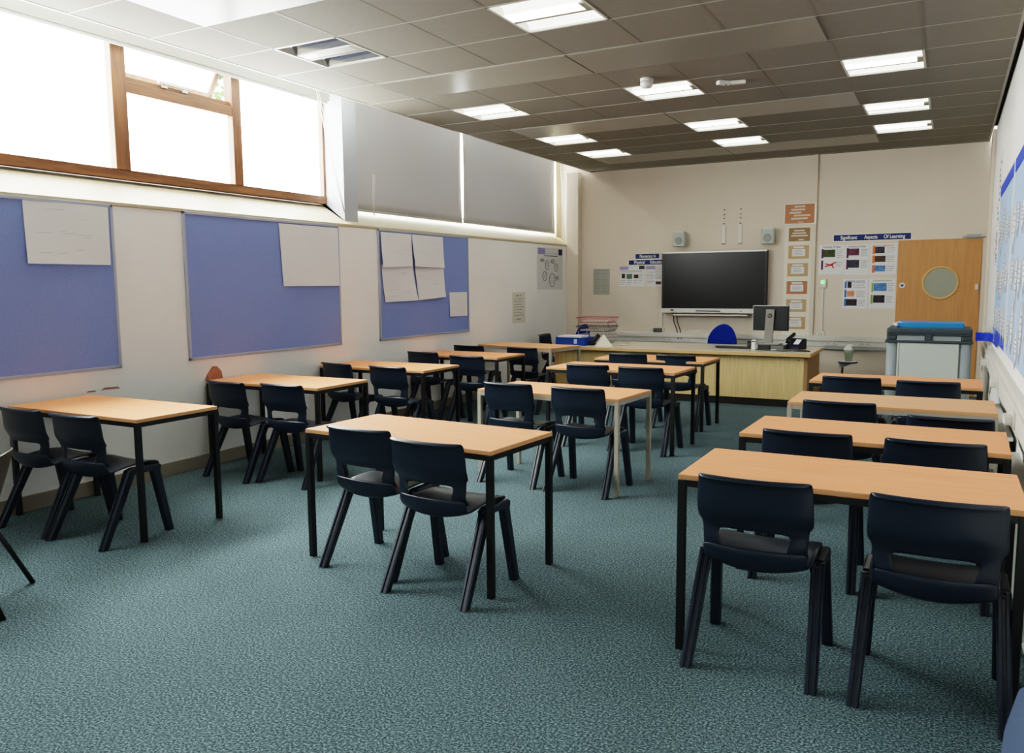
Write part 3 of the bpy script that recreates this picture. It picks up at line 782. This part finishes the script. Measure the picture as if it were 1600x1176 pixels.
for k, (a, b, z0, z1) in enumerate(cards):
    r = empty('framed_card', ((a + b) / 2, YF, z0), 0, CL[k], 'card', 'column of framed cards')
    hw, H = (b - a) / 2, z1 - z0
    MB().box(-hw, hw, -.008, -.004, 0, H).build('card', [BRN, TANB, TANB, ORB, TANB, TANB][k], r)
    s = MB()
    if k == 0:
        for q in range(3): s.box(-.07 - .02 * q, .07 + .02 * q, -.0095, -.008, .135 - .035 * q, .155 - .035 * q)
        s.box(-.01, .06, -.0095, -.008, .012, .03)
    else:
        s.box(-hw + .05, hw - .05, -.0095, -.008, .035, H - .05); s.box(-.07, .07, -.0095, -.008, H - .038, H - .014)
    s.build('label_paper', LIGHTP if k == 0 else PAPER, r)
    s = MB()
    for q in range(4): s.box(-.06, .06 - .02 * (q % 2), -.0105, -.0095, .06 + .016 * q, .064 + .016 * q)
    if k: s.build('writing', INK, r)
    else: s.bm.free()

# call point with green light, conduit, socket boxes
r = empty('alarm_box', (-1.54, YF, 1.393), 0, 'small white wall box with a green light on the front wall', 'alarm box')
MB().box(-.043, .043, -.035, 0, 0, .122, bev=.006).build('casing', WHITEP, r)
MB().box(-.025, .02, -.037, -.034, .05, .1).build('green_light', mat('green_glow', (120, 220, 130), .4, emis=(110, 230, 120), estr=.5), r)
struct('trim_11', MB().box(-1.556, -1.53, YF - .02, YF, .8, 1.393), WHITEP)
def sockbox(x0, x1, z0, z1, label, slots=2, dep=.035, y=YF):
    r = empty('wall_socket', ((x0 + x1) / 2, y, z0), 0, label, 'socket', 'electric sockets along the front wall')
    hw, H = (x1 - x0) / 2, z1 - z0
    MB().box(-hw, hw, -dep, 0, 0, H, bev=.005).build('plate', WHITEP, r)
    s = MB()
    for k in range(slots):
        cx = -hw + (k + .5) * 2 * hw / slots
        s.box(cx - .02, cx - .012, -dep - .001, -dep, H * .3, H * .45).box(cx + .012, cx + .02, -dep - .001, -dep, H * .3, H * .45).box(cx - .004, cx + .004, -dep - .001, -dep, H * .55, H * .75)
    s.build('slots', INKD, r)
    return r
sockbox(-1.607, -1.50, .715, .80, 'white junction box below the green-lit alarm box', 1)
sockbox(-4.02, -3.77, .72, .81, 'white double socket with a black plug above the trunking, left of the screen', 2)
tag(MB().box(-3.93, -3.80, YF - .07, YF - .036, .735, .80, bev=.008).build('power_adapter', mat('adapter_grey', (92, 92, 84), .6)), 'dark grey power adapter plugged into the socket left of the screen', 'adapter')
struct('trim_12', MB().box(-5.13, -.70, YF - .05, YF, .60, .665, bev=.003).box(-5.13, -.70, YF - .07, YF, .665, .735, bev=.008).box(-5.13, -.70, YF - .065, YF, .555, .60, bev=.004, mi=1), [WHITEP, GREYP])
for x, lab in ((-1.40, 'blank trunking socket just right of the desk'), (-.98, 'double trunking socket below the blue-tab poster'), (-3.72, 'trunking socket behind the desk under the hanging cables'), (-3.42, 'trunking socket behind the desk, right of the cables')):
    sockbox(x - .08, x + .08, .605, .66, lab, 2, .012, YF - .05)
for k, (dx, lab) in enumerate(((0, 'left black cable hanging from the screen to the trunking'), (.05, 'right black cable hanging from the screen to the trunking'))):
    o = MB().tube([(-3.63 + dx, YF - .04, 1.03), (-3.62 + dx, YF - .035, .9), (-3.57 + dx, YF - .045, .78), (-3.54 + dx, YF - .06, .64)], .007, 6).build('cable', BLK)
    tag(o, lab, 'cable', 'hanging screen cables')
struct('trim_13', MB().box(-3.84, -3.80, YF - .03, YF, .81, 1.03), WHITEP)

# door
d1 = empty('door_1', (-.15, YF, 0), 0, kind='structure')
MB().box(-.475, .475, -.045, -.003, .0, 2.0, bev=.003).build('door_leaf', DOORW, d1)
MB().lathe([(.185, -.045), (.215, -.045), (.215, -.056), (.2, -.060), (.185, -.056), (.185, -.045)], center=(.03, 0, 1.448), seg=40, axis='Y').build('porthole_ring', MAPLEE, d1)
MB().lathe([(.186, -.046), (.186, -.050)], center=(.03, 0, 1.448), seg=40, axis='Y').build('porthole_glass', mat('porthole_glass', (150, 152, 138), .1, spec=.6), d1)
MB().box(-.487, -.476, -.03, 0, 0, 2.012).box(.478, .53, -.03, 0, 0, 2.012).box(-.487, .53, -.03, 0, 2.002, 2.014).build('door_frame', WALLF, d1)
MB().lathe([(.034, -.045), (.034, -.048), (.03, -.049)], center=(-.41, 0, 1.418), axis='Y').build('door_disc', WHT, d1)
MB().lathe([(.019, -.049), (.019, -.051), (.015, -.0512)], center=(-.41, 0, 1.418), axis='Y').build('door_disc_blue', mat('disc_blue', (40, 90, 160), .6), d1)
MB().box(.26, .46, -.09, -.03, 2.01, 2.03).box(.3, .46, -.06, -.03, 2.0, 2.05, bev=.004).build('door_closer', GREYP, d1)
MB().box(.42, .455, -.09, -.045, 1.36, 1.43, bev=.006).build('door_latch', WHITEP, d1)

# ------------------------------------------------------------------ teacher desk
dk = empty('teacher_desk', (-3.12, 10.3, 0), 0, 'long maple front teacher desk with pale worktop below the screen', 'desk')
MB().box(-1.56, 1.74, -.56, .57, .615, .655, bev=.004).build('worktop', [DESKTOPM], dk)
MB().box(-1.562, 1.742, -.565, -.558, .612, .652).box(1.739, 1.746, -.56, .57, .612, .652).build('front_edging', MAPLEE, dk)
for a, b in ((-1.52, -.50), (-.495, .62), (.625, 1.66)):
    MB().box(a, b, -.43, -.41, .09, .592, bev=.002).build('front_panel', MAPLE, dk)
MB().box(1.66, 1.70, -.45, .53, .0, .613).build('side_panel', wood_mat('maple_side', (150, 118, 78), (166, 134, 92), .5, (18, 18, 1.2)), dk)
MB().box(-1.54, -1.50, -.45, .53, .0, .613).build('side_panel', MAPLEE, dk)
MB().box(-1.51, 1.66, -.41, -.39, 0, .09).box(-1.51, 1.66, -.425, -.40, .592, .614).build('plinth', mat('plinth_dark', (40, 36, 34), .7), dk)
s = MB()
for x in (-.44, .56, .68, 1.6):
    for z in (.12, .56): s.lathe([(.008, -.43), (.008, -.433)], center=(x, 0, z), axis='Y', seg=10)
s.build('screw_heads', mat('screw_brown', (120, 90, 60), .5), dk)
ZD = .655
# monitor
mn = empty('computer_monitor', (-1.93, 10.30, ZD + .055), math.radians(-4), 'black monitor seen from behind on a silver stand with a round logo', 'monitor')
MB().box(-.215, .215, -.02, .03, .17, .475, bev=.01).build('screen_back', mat('monitor_black', (16, 23, 26), .35), mn)
MB().box(-.21, .21, .03, .034, .18, .468).build('screen_front', SCREEN, mn)
MB().box(-.212, .212, -.021, .028, .472, .478).box(-.217, -.212, -.021, .028, .17, .476).build('bezel_edge', SILVER, mn)
q = MB(); q.prism([(-.075, -.03, .0), (-.045, -.06, .43), (.055, -.06, .43), (.03, -.03, .0)], (0, .025, 0)); q.build('stand', mat('stand_silver', (150, 146, 140), .35, .4), mn)
MB().box(-.13, .13, -.10, .10, 0, .014, bev=.005).build('stand_base', mat('stand_silver', (150, 146, 140)), mn)
MB().lathe([(.026, -.060), (.026, -.063), (.022, -.0635)], center=(.0, 0, .355), axis='Y').build('logo_disc', BLK, mn)
text('hp', .042, mat('stand_silver', (150, 146, 140)), (.0, -.0645, .357), RF, mn, 'logo_letters')
# small pc under monitor
pc = empty('small_computer', (-1.90, 10.30, ZD), math.radians(-4), 'small black and grey desktop computer under the monitor', 'computer')
MB().box(-.15, .0, -.13, .1, 0, .054, bev=.005).build('case', BLK, pc)
MB().box(.0, .16, -.12, .1, 0, .05, bev=.006).build('vented_side', mat('vent_grey', (96, 100, 98), .5), pc)
wb = empty('white_speaker_box', (-2.10, 10.16, ZD), 0, 'slim white upright box left of the small computer', 'box')
MB().box(-.022, .022, -.02, .02, 0, .115, bev=.005).build('casing', WHT, wb)
MB().box(-.022, .022, -.022, -.018, .09, .1).build('dark_band', BLK, wb)
bb = empty('black_speaker_box', (-2.16, 10.18, ZD), 0, 'slim black upright box beside the white one on the desk', 'box')
MB().box(-.02, .02, -.02, .02, 0, .10, bev=.004).build('casing', BLK, bb); MB().lathe([(.014, -.02), (.014, -.0215)], center=(0, 0, .06), axis='Y').build('grille', DKG, bb)
ph = empty('desk_telephone', (-1.64, 10.36, ZD), math.radians(-20), 'dark desk telephone with a tilted white label right of the monitor', 'telephone')
q = MB(); q.prism([(-.09, -.1, 0), (-.09, .1, 0), (-.09, .1, .12), (-.09, .06, .13), (-.09, -.1, .03)], (.18, 0, 0)); q.build('base', mat('phone_navy', (30, 34, 58), .4), ph)
MB().tube([(-.08, -.06, .08), (-.07, -.07, .115), (-.06, .07, .18), (-.08, .08, .16)], .022, 10).build('handset', BLK, ph)
q = MB(); q.poly([(0, -.06, .064), (.07, -.06, .064), (.07, .02, .118), (0, .02, .118)]); q.build('label_card', WHT, ph)
kb = empty('keyboard', (-2.33, 10.22, ZD), 0, 'black keyboard lying on the desk left of the monitor', 'keyboard')
MB().box(-.2, .16, -.06, .07, 0, .02, bev=.005).build('body', BLK, kb)
s = MB()
for i in range(14):
    for j in range(4): s.box(-.19 + i * .024, -.17 + i * .024, -.05 + j * .027, -.028 + j * .027, .02, .026)
s.build('keys', DKG, kb)
ms = empty('computer_mouse', (-2.56, 10.22, ZD), 0, 'small black mouse at the left end of the keyboard', 'mouse')
q = MB(); q.grid(lambda u, v: (.03 * math.cos(2 * PI * u) * math.sin(PI * v), .05 * math.sin(2 * PI * u) * math.sin(PI * v), .014 + .014 * math.cos(PI * v)), 16, 8); q.build('body', BLK, ms)
tag(MB().tube([(-2.05, 10.05, ZD + .006), (-1.9, 9.98, ZD + .006), (-1.72, 9.96, ZD + .006), (-1.62, 10.05, ZD + .006), (-1.5, 10.12, ZD + .006), (-1.42, 10.02, ZD + .006), (-1.6, 10.0, ZD + .006)], .006, 6).build('desk_cable', BLK), 'black cable looping over the desk in front of the computer', 'cable')
tag(MB().box(-1.86, -1.80, 9.97, 10.02, ZD, ZD + .018, bev=.006).build('white_plug', WHT), 'small white plug lying on the desk in front of the computer', 'plug')
# wire trays
def wire_tray(z, col, label, w=.25, d=.17):
    r = empty('wire_tray', (-4.29, 10.45, z), 0, label, 'letter tray', 'stacked wire letter trays')
    t = MB(); h = .075
    t.tube([(-w, -d, h), (w, -d, h), (w, d, h), (-w, d, h)], .005, 6, closed=True)
    t.tube([(-w * .84, -d * .85, .006), (w * .84, -d * .85, .006), (w * .84, d * .85, .006), (-w * .84, d * .85, .006)], .004, 6, closed=True)
    for k in range(17):
        u = -1 + k / 8
        for s in (-1, 1): t.tube([(u * w, s * d, h), (u * w * .84, s * d * .85, .006)], .0025, 5)
        t.tube([(u * w * .84, -d * .85, .006), (u * w * .84, d * .85, .006)], .0025, 5)
    for k in range(1, 8):
        u = -1 + k / 4
        for s in (-1, 1): t.tube([(s * w, u * d, h), (s * w * .84, u * d * .85, .006)], .0025, 5)
    t.build('basket', col, r)
    if z < .9:
        l = MB()
        for sx in (-1, 1):
            for sy in (-1, 1): l.tube([(sx * w * .9, sy * d * .9, .06), (sx * w * .87, sy * d * .9, .125)], .004, 6)
        l.build('stacking_legs', col, r)
    MB().box(-w * .8, w * .8, -d * .8, d * .8, .011, .03).build('paper_pile', mat('paper_warm', (214, 204, 196), .8), r)
    return r
wire_tray(.695, mat('white_wire', (200, 196, 190), .5), 'white wire letter tray at the bottom of the stack')
wire_tray(.815, mat('grey_wire', (84, 84, 92), .4, .4), 'dark grey wire letter tray in the middle of the stack')
wire_tray(.935, mat('pink_wire', (176, 96, 98), .5), 'dusky red wire letter tray on top of the stack')
tag(MB().box(-4.49, -4.09, 10.32, 10.58, ZD, ZD + .04, bev=.006).build('book_pile', mat('book_grey', (190, 186, 180), .7)), 'flat pale folder lying under the wire trays', 'folder')
bt = empty('storage_tray', (-4.44, 10.02, ZD), math.radians(-2), 'blue plastic storage tray full of papers at the left end of the desk', 'storage tray')
q = MB()
q.box(-.21, .21, -.13, .13, 0, .008).box(-.215, .215, -.14, -.128, 0, .105, bev=.003).box(-.215, .215, .128, .14, 0, .105, bev=.003).box(-.22, -.208, -.14, .14, 0, .105, bev=.003).box(.208, .22, -.14, .14, 0, .105, bev=.003)
q.box(-.225, .225, -.15, .15, .1, .103); q.build('tub', BLUEPL, bt)
MB().box(-.19, .15, -.12, .12, .104, .125).build('papers', WHT, bt)
MB().box(.055, .10, -.1425, -.139, .025, .085).build('label', mat('tray_label', (190, 205, 225), .7), bt)
q = empty('tape_dispenser', (-4.14, 10.02, ZD), .4, 'black curved gadget between the blue tray and the paper pyramid', 'stapler')
MB().tube([(-.08, 0, .02), (-.02, 0, .06), (.03, 0, .12), (.05, 0, .14)], .028, 10).build('arm', BLK, q); MB().box(-.09, .06, -.03, .03, 0, .03, bev=.006).build('base', BLK, q)
py = empty('paper_pyramid', (-3.98, 9.92, ZD), .5, 'white folded paper pyramid standing on the desk', 'paper model')
q = MB(); b_ = [(-.11, -.1, 0), (.11, -.1, 0), (.11, .1, 0), (-.11, .1, 0)]
for k in range(4): q.poly([b_[k], b_[(k + 1) % 4], (0, 0, .155)])
q.poly(b_); q.build('folded_paper', mat('paper_ivory', (226, 222, 206), .8), py)
tag(MB().box(-.05, .08, -.03, .03, 0, .02, bev=.008, M=Matrix.Translation((-3.78, 10.1, ZD)) @ Matrix.Rotation(.5, 4, 'Z')).build('whiteboard_eraser', LIGHTP), 'small pale eraser lying right of the paper pyramid', 'eraser')

# blue chairs
def office_chair(x, y, rz, s, label, ztop):
    r = empty('operator_chair', (x, y, 0), math.radians(rz), label, 'chair', 'blue upholstered chairs at the teacher desk')
    def fn(u, v):
        a = u * 2 * PI
        rx, rz_ = .215 * s, .23 * s
        k = math.sin(PI * v)
        zz = math.sin(a) * rz_ * k
        xx = math.cos(a) * rx * k * (1 - .12 * math.sin(a))
        return (xx, -.2 + .035 * math.cos(PI * v) + .06 * (xx / .21) ** 2, ztop - rz_ + zz)
    q = MB(); q.grid(fn, 28, 12); q.build('backrest', BLUECH, r)
    q = MB(); q.grid(lambda u, v: (.22 * math.cos(2 * PI * u) * math.sin(PI * v), .02 + .21 * math.sin(2 * PI * u) * math.sin(PI * v), .43 + .035 * math.cos(PI * v)), 28, 10); q.build('seat', BLUECH, r)
    MB().tube([(0, -.23, ztop - .2), (0, -.25, .45), (0, -.1, .39)], .018, 8).build('back_bar', BLK, r)
    MB().cyl((0, 0, .06), (0, 0, .41), .025).build('gas_post', BLK, r)
    b = MB()
    for k in range(5):
        a = k * 2 * PI / 5
        b.tube([(0, 0, .09), (.25 * math.cos(a), .25 * math.sin(a), .055)], .017, 8)
    b.build('star_base', BLK, r)
    for k in range(5):
        a = k * 2 * PI / 5
        MB().cyl((.25 * math.cos(a) - .012, .25 * math.sin(a), .025), (.25 * math.cos(a) + .012, .25 * math.sin(a), .025), .025, seg=12).build('castor', BLK, r)
    return r
office_chair(-2.79, 11.15, 170, 1.0, 'round-backed blue upholstered chair behind the teacher desk', .90)
office_chair(-4.92, 11.08, 150, .85, 'dark blue chair back showing beside the wire trays', .87)

# laptop trolley
cz = empty('laptop_trolley', (-.17, 9.35, 0), 0, 'pale grey laptop trolley with dark grey top and blue lid in front of the door', 'trolley')
MB().box(-.33, .33, -.29, .29, .1, .86, bev=.01).build('cabinet', GREYP, cz)
for sx in (-1, 1):
    for sy in (-1, 1):
        MB().cyl((sx * .325, sy * .26, .09), (sx * .325, sy * .26, .87), .055, seg=20).build('corner_post', mat('post_grey', (150, 158, 160), .5), cz)
MB().box(-.26, .27, -.315, -.28, .12, .855, bev=.006).build('front_door', LTG, cz)
MB().box(-.275, -.262, -.32, -.29, .12, .855).build('door_strip', mat('strip_light', (214, 216, 208), .4), cz)
MB().box(-.392, .392, -.335, .335, .858, .882, bev=.01).build('collar', DKG, cz)
q = MB()
q.box(-.38, .38, -.32, -.28, .93, 1.0, bev=.012).box(-.38, .38, .28, .32, .88, 1.0, bev=.012).box(-.38, -.29, -.31, .31, .88, 1.0, bev=.014).box(.29, .38, -.31, .31, .88, 1.0, bev=.014).box(-.03, .03, -.32, -.28, .88, .95, bev=.006).box(-.3, .3, -.3, .3, .96, .98)
q.box(-.375, .375, -.33, -.27, .95, 1.005, bev=.014)
q.build('top_handles', DKG, cz)
MB().box(-.285, -.035, -.30, -.285, .88, .93).box(.035, .285, -.30, -.285, .88, .93).build('handle_recess', mat('recess_grey', (150, 156, 156), .5), cz)
MB().box(-.31, .31, -.25, .27, 1.0, 1.055, bev=.012).build('lid', BRIGHTB, cz)
for sx in (-1, 1):
    for sy in (-1, 1):
        MB().cyl((sx * .28 - .015, sy * .24, .05), (sx * .28 + .015, sy * .24, .05), .05).box(sx * .28 - .02, sx * .28 + .02, sy * .24 - .02, sy * .24 + .02, .05, .1).build('castor', BLK, cz)
tag(MB().tube([(-.46, 9.08, 1.02), (-.48, 9.1, 1.04), (-.44, 9.14, 1.052), (-.39, 9.12, 1.03)], .016, 8).build('white_cable', WHITEP), 'short white cable end lying on the left corner of the trolley', 'cable')

# small stand with cup
st = empty('pedestal_stand', (-1.13, 11.25, 0), 0, 'small white stand with a blue rim standing by the front wall', 'stand')
MB().lathe([(.10, .425), (.115, .432), (.115, .45), (.10, .45)]).build('tray', WHITEP, st)
MB().lathe([(.116, .428), (.119, .434), (.119, .444), (.116, .446)]).build('blue_rim', mat('rim_blue', (40, 52, 120), .5), st)
MB().cyl((-.06, 0, .02), (-.06, 0, .43), .013).build('pole', BLK, st)
q = MB(); q.prism([(-.1, -.02, .43), (.09, -.02, .43), (-.05, -.02, .37), (-.1, -.02, .37)], (0, .04, 0)); q.build('bracket', WHITEP, st)
MB().lathe([(.13, 0), (.13, .015), (.02, .025)]).build('base', DKG, st)
cp = empty('tissue_cup', (-1.12, 11.25, .45), 0, 'white and pale green tub of crumpled tissue on the small stand', 'tub')
MB().lathe([(.042, 0), (.055, .14), (.057, .15)]).build('tub', [mat('cup_green', (176, 190, 168), .6)], cp)
q = MB(); q.grid(lambda u, v: ((.058 + .012 * math.sin(9 * u + 5 * v)) * math.cos(2 * PI * u) * math.sin(PI * v), (.058 + .012 * math.sin(8 * u)) * math.sin(2 * PI * u) * math.sin(PI * v), .155 + .05 * math.cos(PI * v) * (1 + .4 * math.sin(6 * PI * u))), 20, 10); q.build('tissue', WHT, cp)

# ------------------------------------------------------------------ right wall
def dboard(y0, y1, label, bottom=True):
    r = empty('display_board', (XR, (y0 + y1) / 2, .95), -PI / 2, label, 'display board', 'pale blue display boards')
    hw, H = (y1 - y0) / 2, 1.37
    MB().box(-hw, hw, -.012, -.001, 0, H).build('backing', SKYB, r)
    def scal(horizontal, c):
        q = MB(); n = 24
        L = 2 * hw if horizontal else H
        pts = []
        for k in range(n * 4 + 1):
            t = k / (n * 4); pts.append((t * L, .085 + .012 * abs(math.sin(t * n * PI))))
        sgn = 1 if c[1] else -1
        poly = []
        for t, e in pts: poly.append((t, e))
        if horizontal: P = [(-hw + t, -.014, (0 if c[1] else H) + sgn * e) for t, e in poly] + [(hw, -.014, 0 if c[1] else H), (-hw, -.014, 0 if c[1] else H)]
        else: P = [((-hw if c[1] else hw) + sgn * e, -.014, t) for t, e in poly] + [(-hw if c[1] else hw, -.014, H), (-hw if c[1] else hw, -.014, 0)]
        q.prism(P, (0, -.002, 0)); q.build('scalloped_border', BORDER, r)
    scal(True, (0, 0))
    if bottom: scal(True, (0, 1))
    for e_ in (-hw, hw): MB().box(e_ - .012, e_ + .012, -.02, -.001, 0, H).build('edge_strip', WHT, r)
    return r
dboard(6.86, 8.78, 'pale blue display board with blue scalloped border, further along the right wall')
dboard(4.70, 6.83, 'pale blue display board nearest the viewer on the right wall', False)
rc = random.Random(11)
n = 0
spots = []
for y0, y1 in ((6.95, 8.70), (4.85, 6.75)):
    for i in range(5):
        for j in range(3):
            spots.append((y0 + (i + .5) * (y1 - y0) / 5 + rc.uniform(-.06, .06), 1.12 + j * .38 + rc.uniform(-.06, .08)))
for k, (y, z) in enumerate(spots):
    r = empty('paper_cutout', (XR - .0125, y, z), -PI / 2, 'white paper cut-out with black lines pinned to the blue display board', 'paper cutout', 'white cut-outs on the blue boards')
    a, b = rc.uniform(.07, .13), rc.uniform(.09, .17); ph_ = rc.uniform(0, 3)
    pts = []
    for t in range(20):
        th = t * 2 * PI / 20; s_ = 1 + .12 * math.sin(2 * th + ph_) + (.35 if t == 15 else 0)
        pts.append((a * s_ * math.cos(th), -.001, b * s_ * math.sin(th)))
    q = MB(); q.prism(pts, (0, -.004, 0)); q.build('cutout', PAPER, r)
    q = MB()
    for t in range(4): q.box(-a * .5, a * .5, -.0062, -.0045, -b * .4 + t * b * .25, -b * .4 + t * b * .25 + .008)
    q.tube([(x * .93, -.0052, zz * .93) for x, _, zz in pts], .0014, 4, closed=True)
    q.build('inked_lines', INK, r)
# border strip peeling off, curling out into the room
pb = MB()
path = [(.372, 8.0, 0), (.371, 8.4, 0), (.366, 8.75, 0), (.35, 8.85, 0), (.31, 8.90, 0), (.27, 8.90, 0), (.235, 8.89, 0)]
def fn(u, v):
    t = u * (len(path) - 1); i = min(int(t), len(path) - 2); f = t - i
    x = path[i][0] * (1 - f) + path[i + 1][0] * f; y = path[i][1] * (1 - f) + path[i + 1][1] * f
    return (x - .004, y, .90 + v * (.075 + .01 * abs(math.sin(u * 14 * PI))))
pb.grid(fn, 84, 2)
tag(pb.build('border_strip', BORDER), 'bright blue scalloped border strip curling off the end of the display board', 'border strip')
# sheets on the right wall beyond the board
def rsheet(y0, y1, z0, z1, label, redbits, cat='poster'):
    r = empty('wall_sheet', (XR, (y0 + y1) / 2, z0), -PI / 2, label, cat, 'sheets at the far end of the right wall')
    hw, H = (y1 - y0) / 2, z1 - z0
    MB().box(-hw, hw, -.004, .001, 0, H).build('sheet', PAPER, r)
    q = MB(); rn = random.Random(int(y0 * 100))
    for k in range(10):
        x = rn.uniform(-hw * .8, hw * .3); z = H * (.08 + .085 * k)
        q.box(x, x + rn.uniform(.1, .3) * hw + .05, -.0055, -.004, z, z + .025, mi=1 if k in redbits else 0)
    q.build('print', [INKD, RED], r)
rsheet(9.05, 9.65, 2.0, 2.7, 'white sheet with dark lettering high on the far right wall', (2,))
rsheet(9.0, 9.7, 1.62, 1.97, 'white sheet with red print on the far right wall', (3, 4, 5, 6))
rsheet(8.88, 9.2, 1.0, 1.58, 'narrow white sheet with a red edge beside the display board', (0, 5))
# dado trunking, sockets, radiators
struct('trim_14', MB().box(.325, XR, 2.9, 10.3, .70, .80, bev=.006).box(.34, XR, 2.9, 10.3, .80, .845, bev=.006).box(.335, XR, 2.9, 10.3, .655, .70, bev=.004), WHITEP)
for k, (y, lab) in enumerate(((8.3, 'white socket with plugged leads on the right trunking, furthest one'), (6.6, 'white socket with plugged leads on the right trunking, middle one'), (4.9, 'white socket on the right trunking nearest the viewer'))):
    r = empty('wall_socket', (.325, y, .705), -PI / 2, lab, 'socket', 'sockets on the right trunking')
    MB().box(-.075, .075, -.012, 0, 0, .09, bev=.004).build('plate', WHITEP, r)
    q = MB()
    for dx in (-.035, .035):
        q.box(dx - .022, dx + .022, -.05, -.012, .02, .07, bev=.008)
        q.tube([(dx, -.04, .03), (dx, -.05, -.05), (dx + .01, -.03, -.13)], .005, 6)
    q.build('plugs', WHITEP, r)
for y0, y1, lab in ((5.45, 6.95, 'white panel radiator on the right wall further from the viewer'), (3.4, 5.0, 'white panel radiator on the right wall near the foreground table')):
    r = empty('radiator', (XR - .006, (y0 + y1) / 2, .1), -PI / 2, lab, 'radiator', 'radiators along the right wall')
    hw = (y1 - y0) / 2
    MB().box(-hw, hw, -.075, -.03, 0, .44, bev=.006).build('panel', LTG, r)
    q = MB()
    k = -hw + .04
    while k < hw - .03:
        q.box(k, k + .012, -.079, -.075, .03, .41); k += .033
    q.build('ribs', LTG, r)
    MB().box(-hw, hw, -.085, -.012, .44, .462, bev=.004).build('top_grille', WHITEP, r)
    MB().box(-hw + .1, -hw + .14, -.03, 0, .05, .4).box(hw - .14, hw - .1, -.03, 0, .05, .4).build('brackets', DKG, r)
    MB().tube([(hw - .02, -.05, .03), (hw + .05, -.05, .03), (hw + .05, -.05, -.1)], .01, 8).build('valve_pipe', WHITEP, r)

# ------------------------------------------------------------------ light and camera
W = bpy.data.worlds.new('World'); S.world = W; W.use_nodes = True
bgn = W.node_tree.nodes['Background']
bgn.inputs['Color'].default_value = (0.85, 0.93, 1.0, 1); bgn.inputs['Strength'].default_value = 3.0

cam = bpy.data.cameras.new('camera'); co = bpy.data.objects.new('camera', cam); C.objects.link(co)
S.camera = co
cam.sensor_width = 36.0; cam.sensor_fit = 'HORIZONTAL'; cam.lens = 36.0 * 1264.46 / 1600.0
cam.clip_start = 0.05; cam.clip_end = 100
yaw, pit, rol = 0.494986877, -0.113226866, -0.00776246
fwd = Vector((-math.sin(yaw) * math.cos(pit), math.cos(yaw) * math.cos(pit), math.sin(pit)))
rgt = Vector((math.cos(yaw), math.sin(yaw), 0)); up = rgt.cross(fwd)
r2 = math.cos(rol) * rgt + math.sin(rol) * up; u2 = -math.sin(rol) * rgt + math.cos(rol) * up
M = Matrix((r2, u2, -fwd)).transposed().to_4x4(); M.translation = Vector((0, 0, 1.47))
co.matrix_world = M

S.view_settings.view_transform = 'Filmic'
S.view_settings.look = 'High Contrast'
S.view_settings.exposure = 1.82
S.view_settings.gamma = 1.0
S.cycles.use_denoising = True
S.cycles.max_bounces = 8
S.cycles.diffuse_bounces = 5
S.cycles.sample_clamp_indirect = 8.0
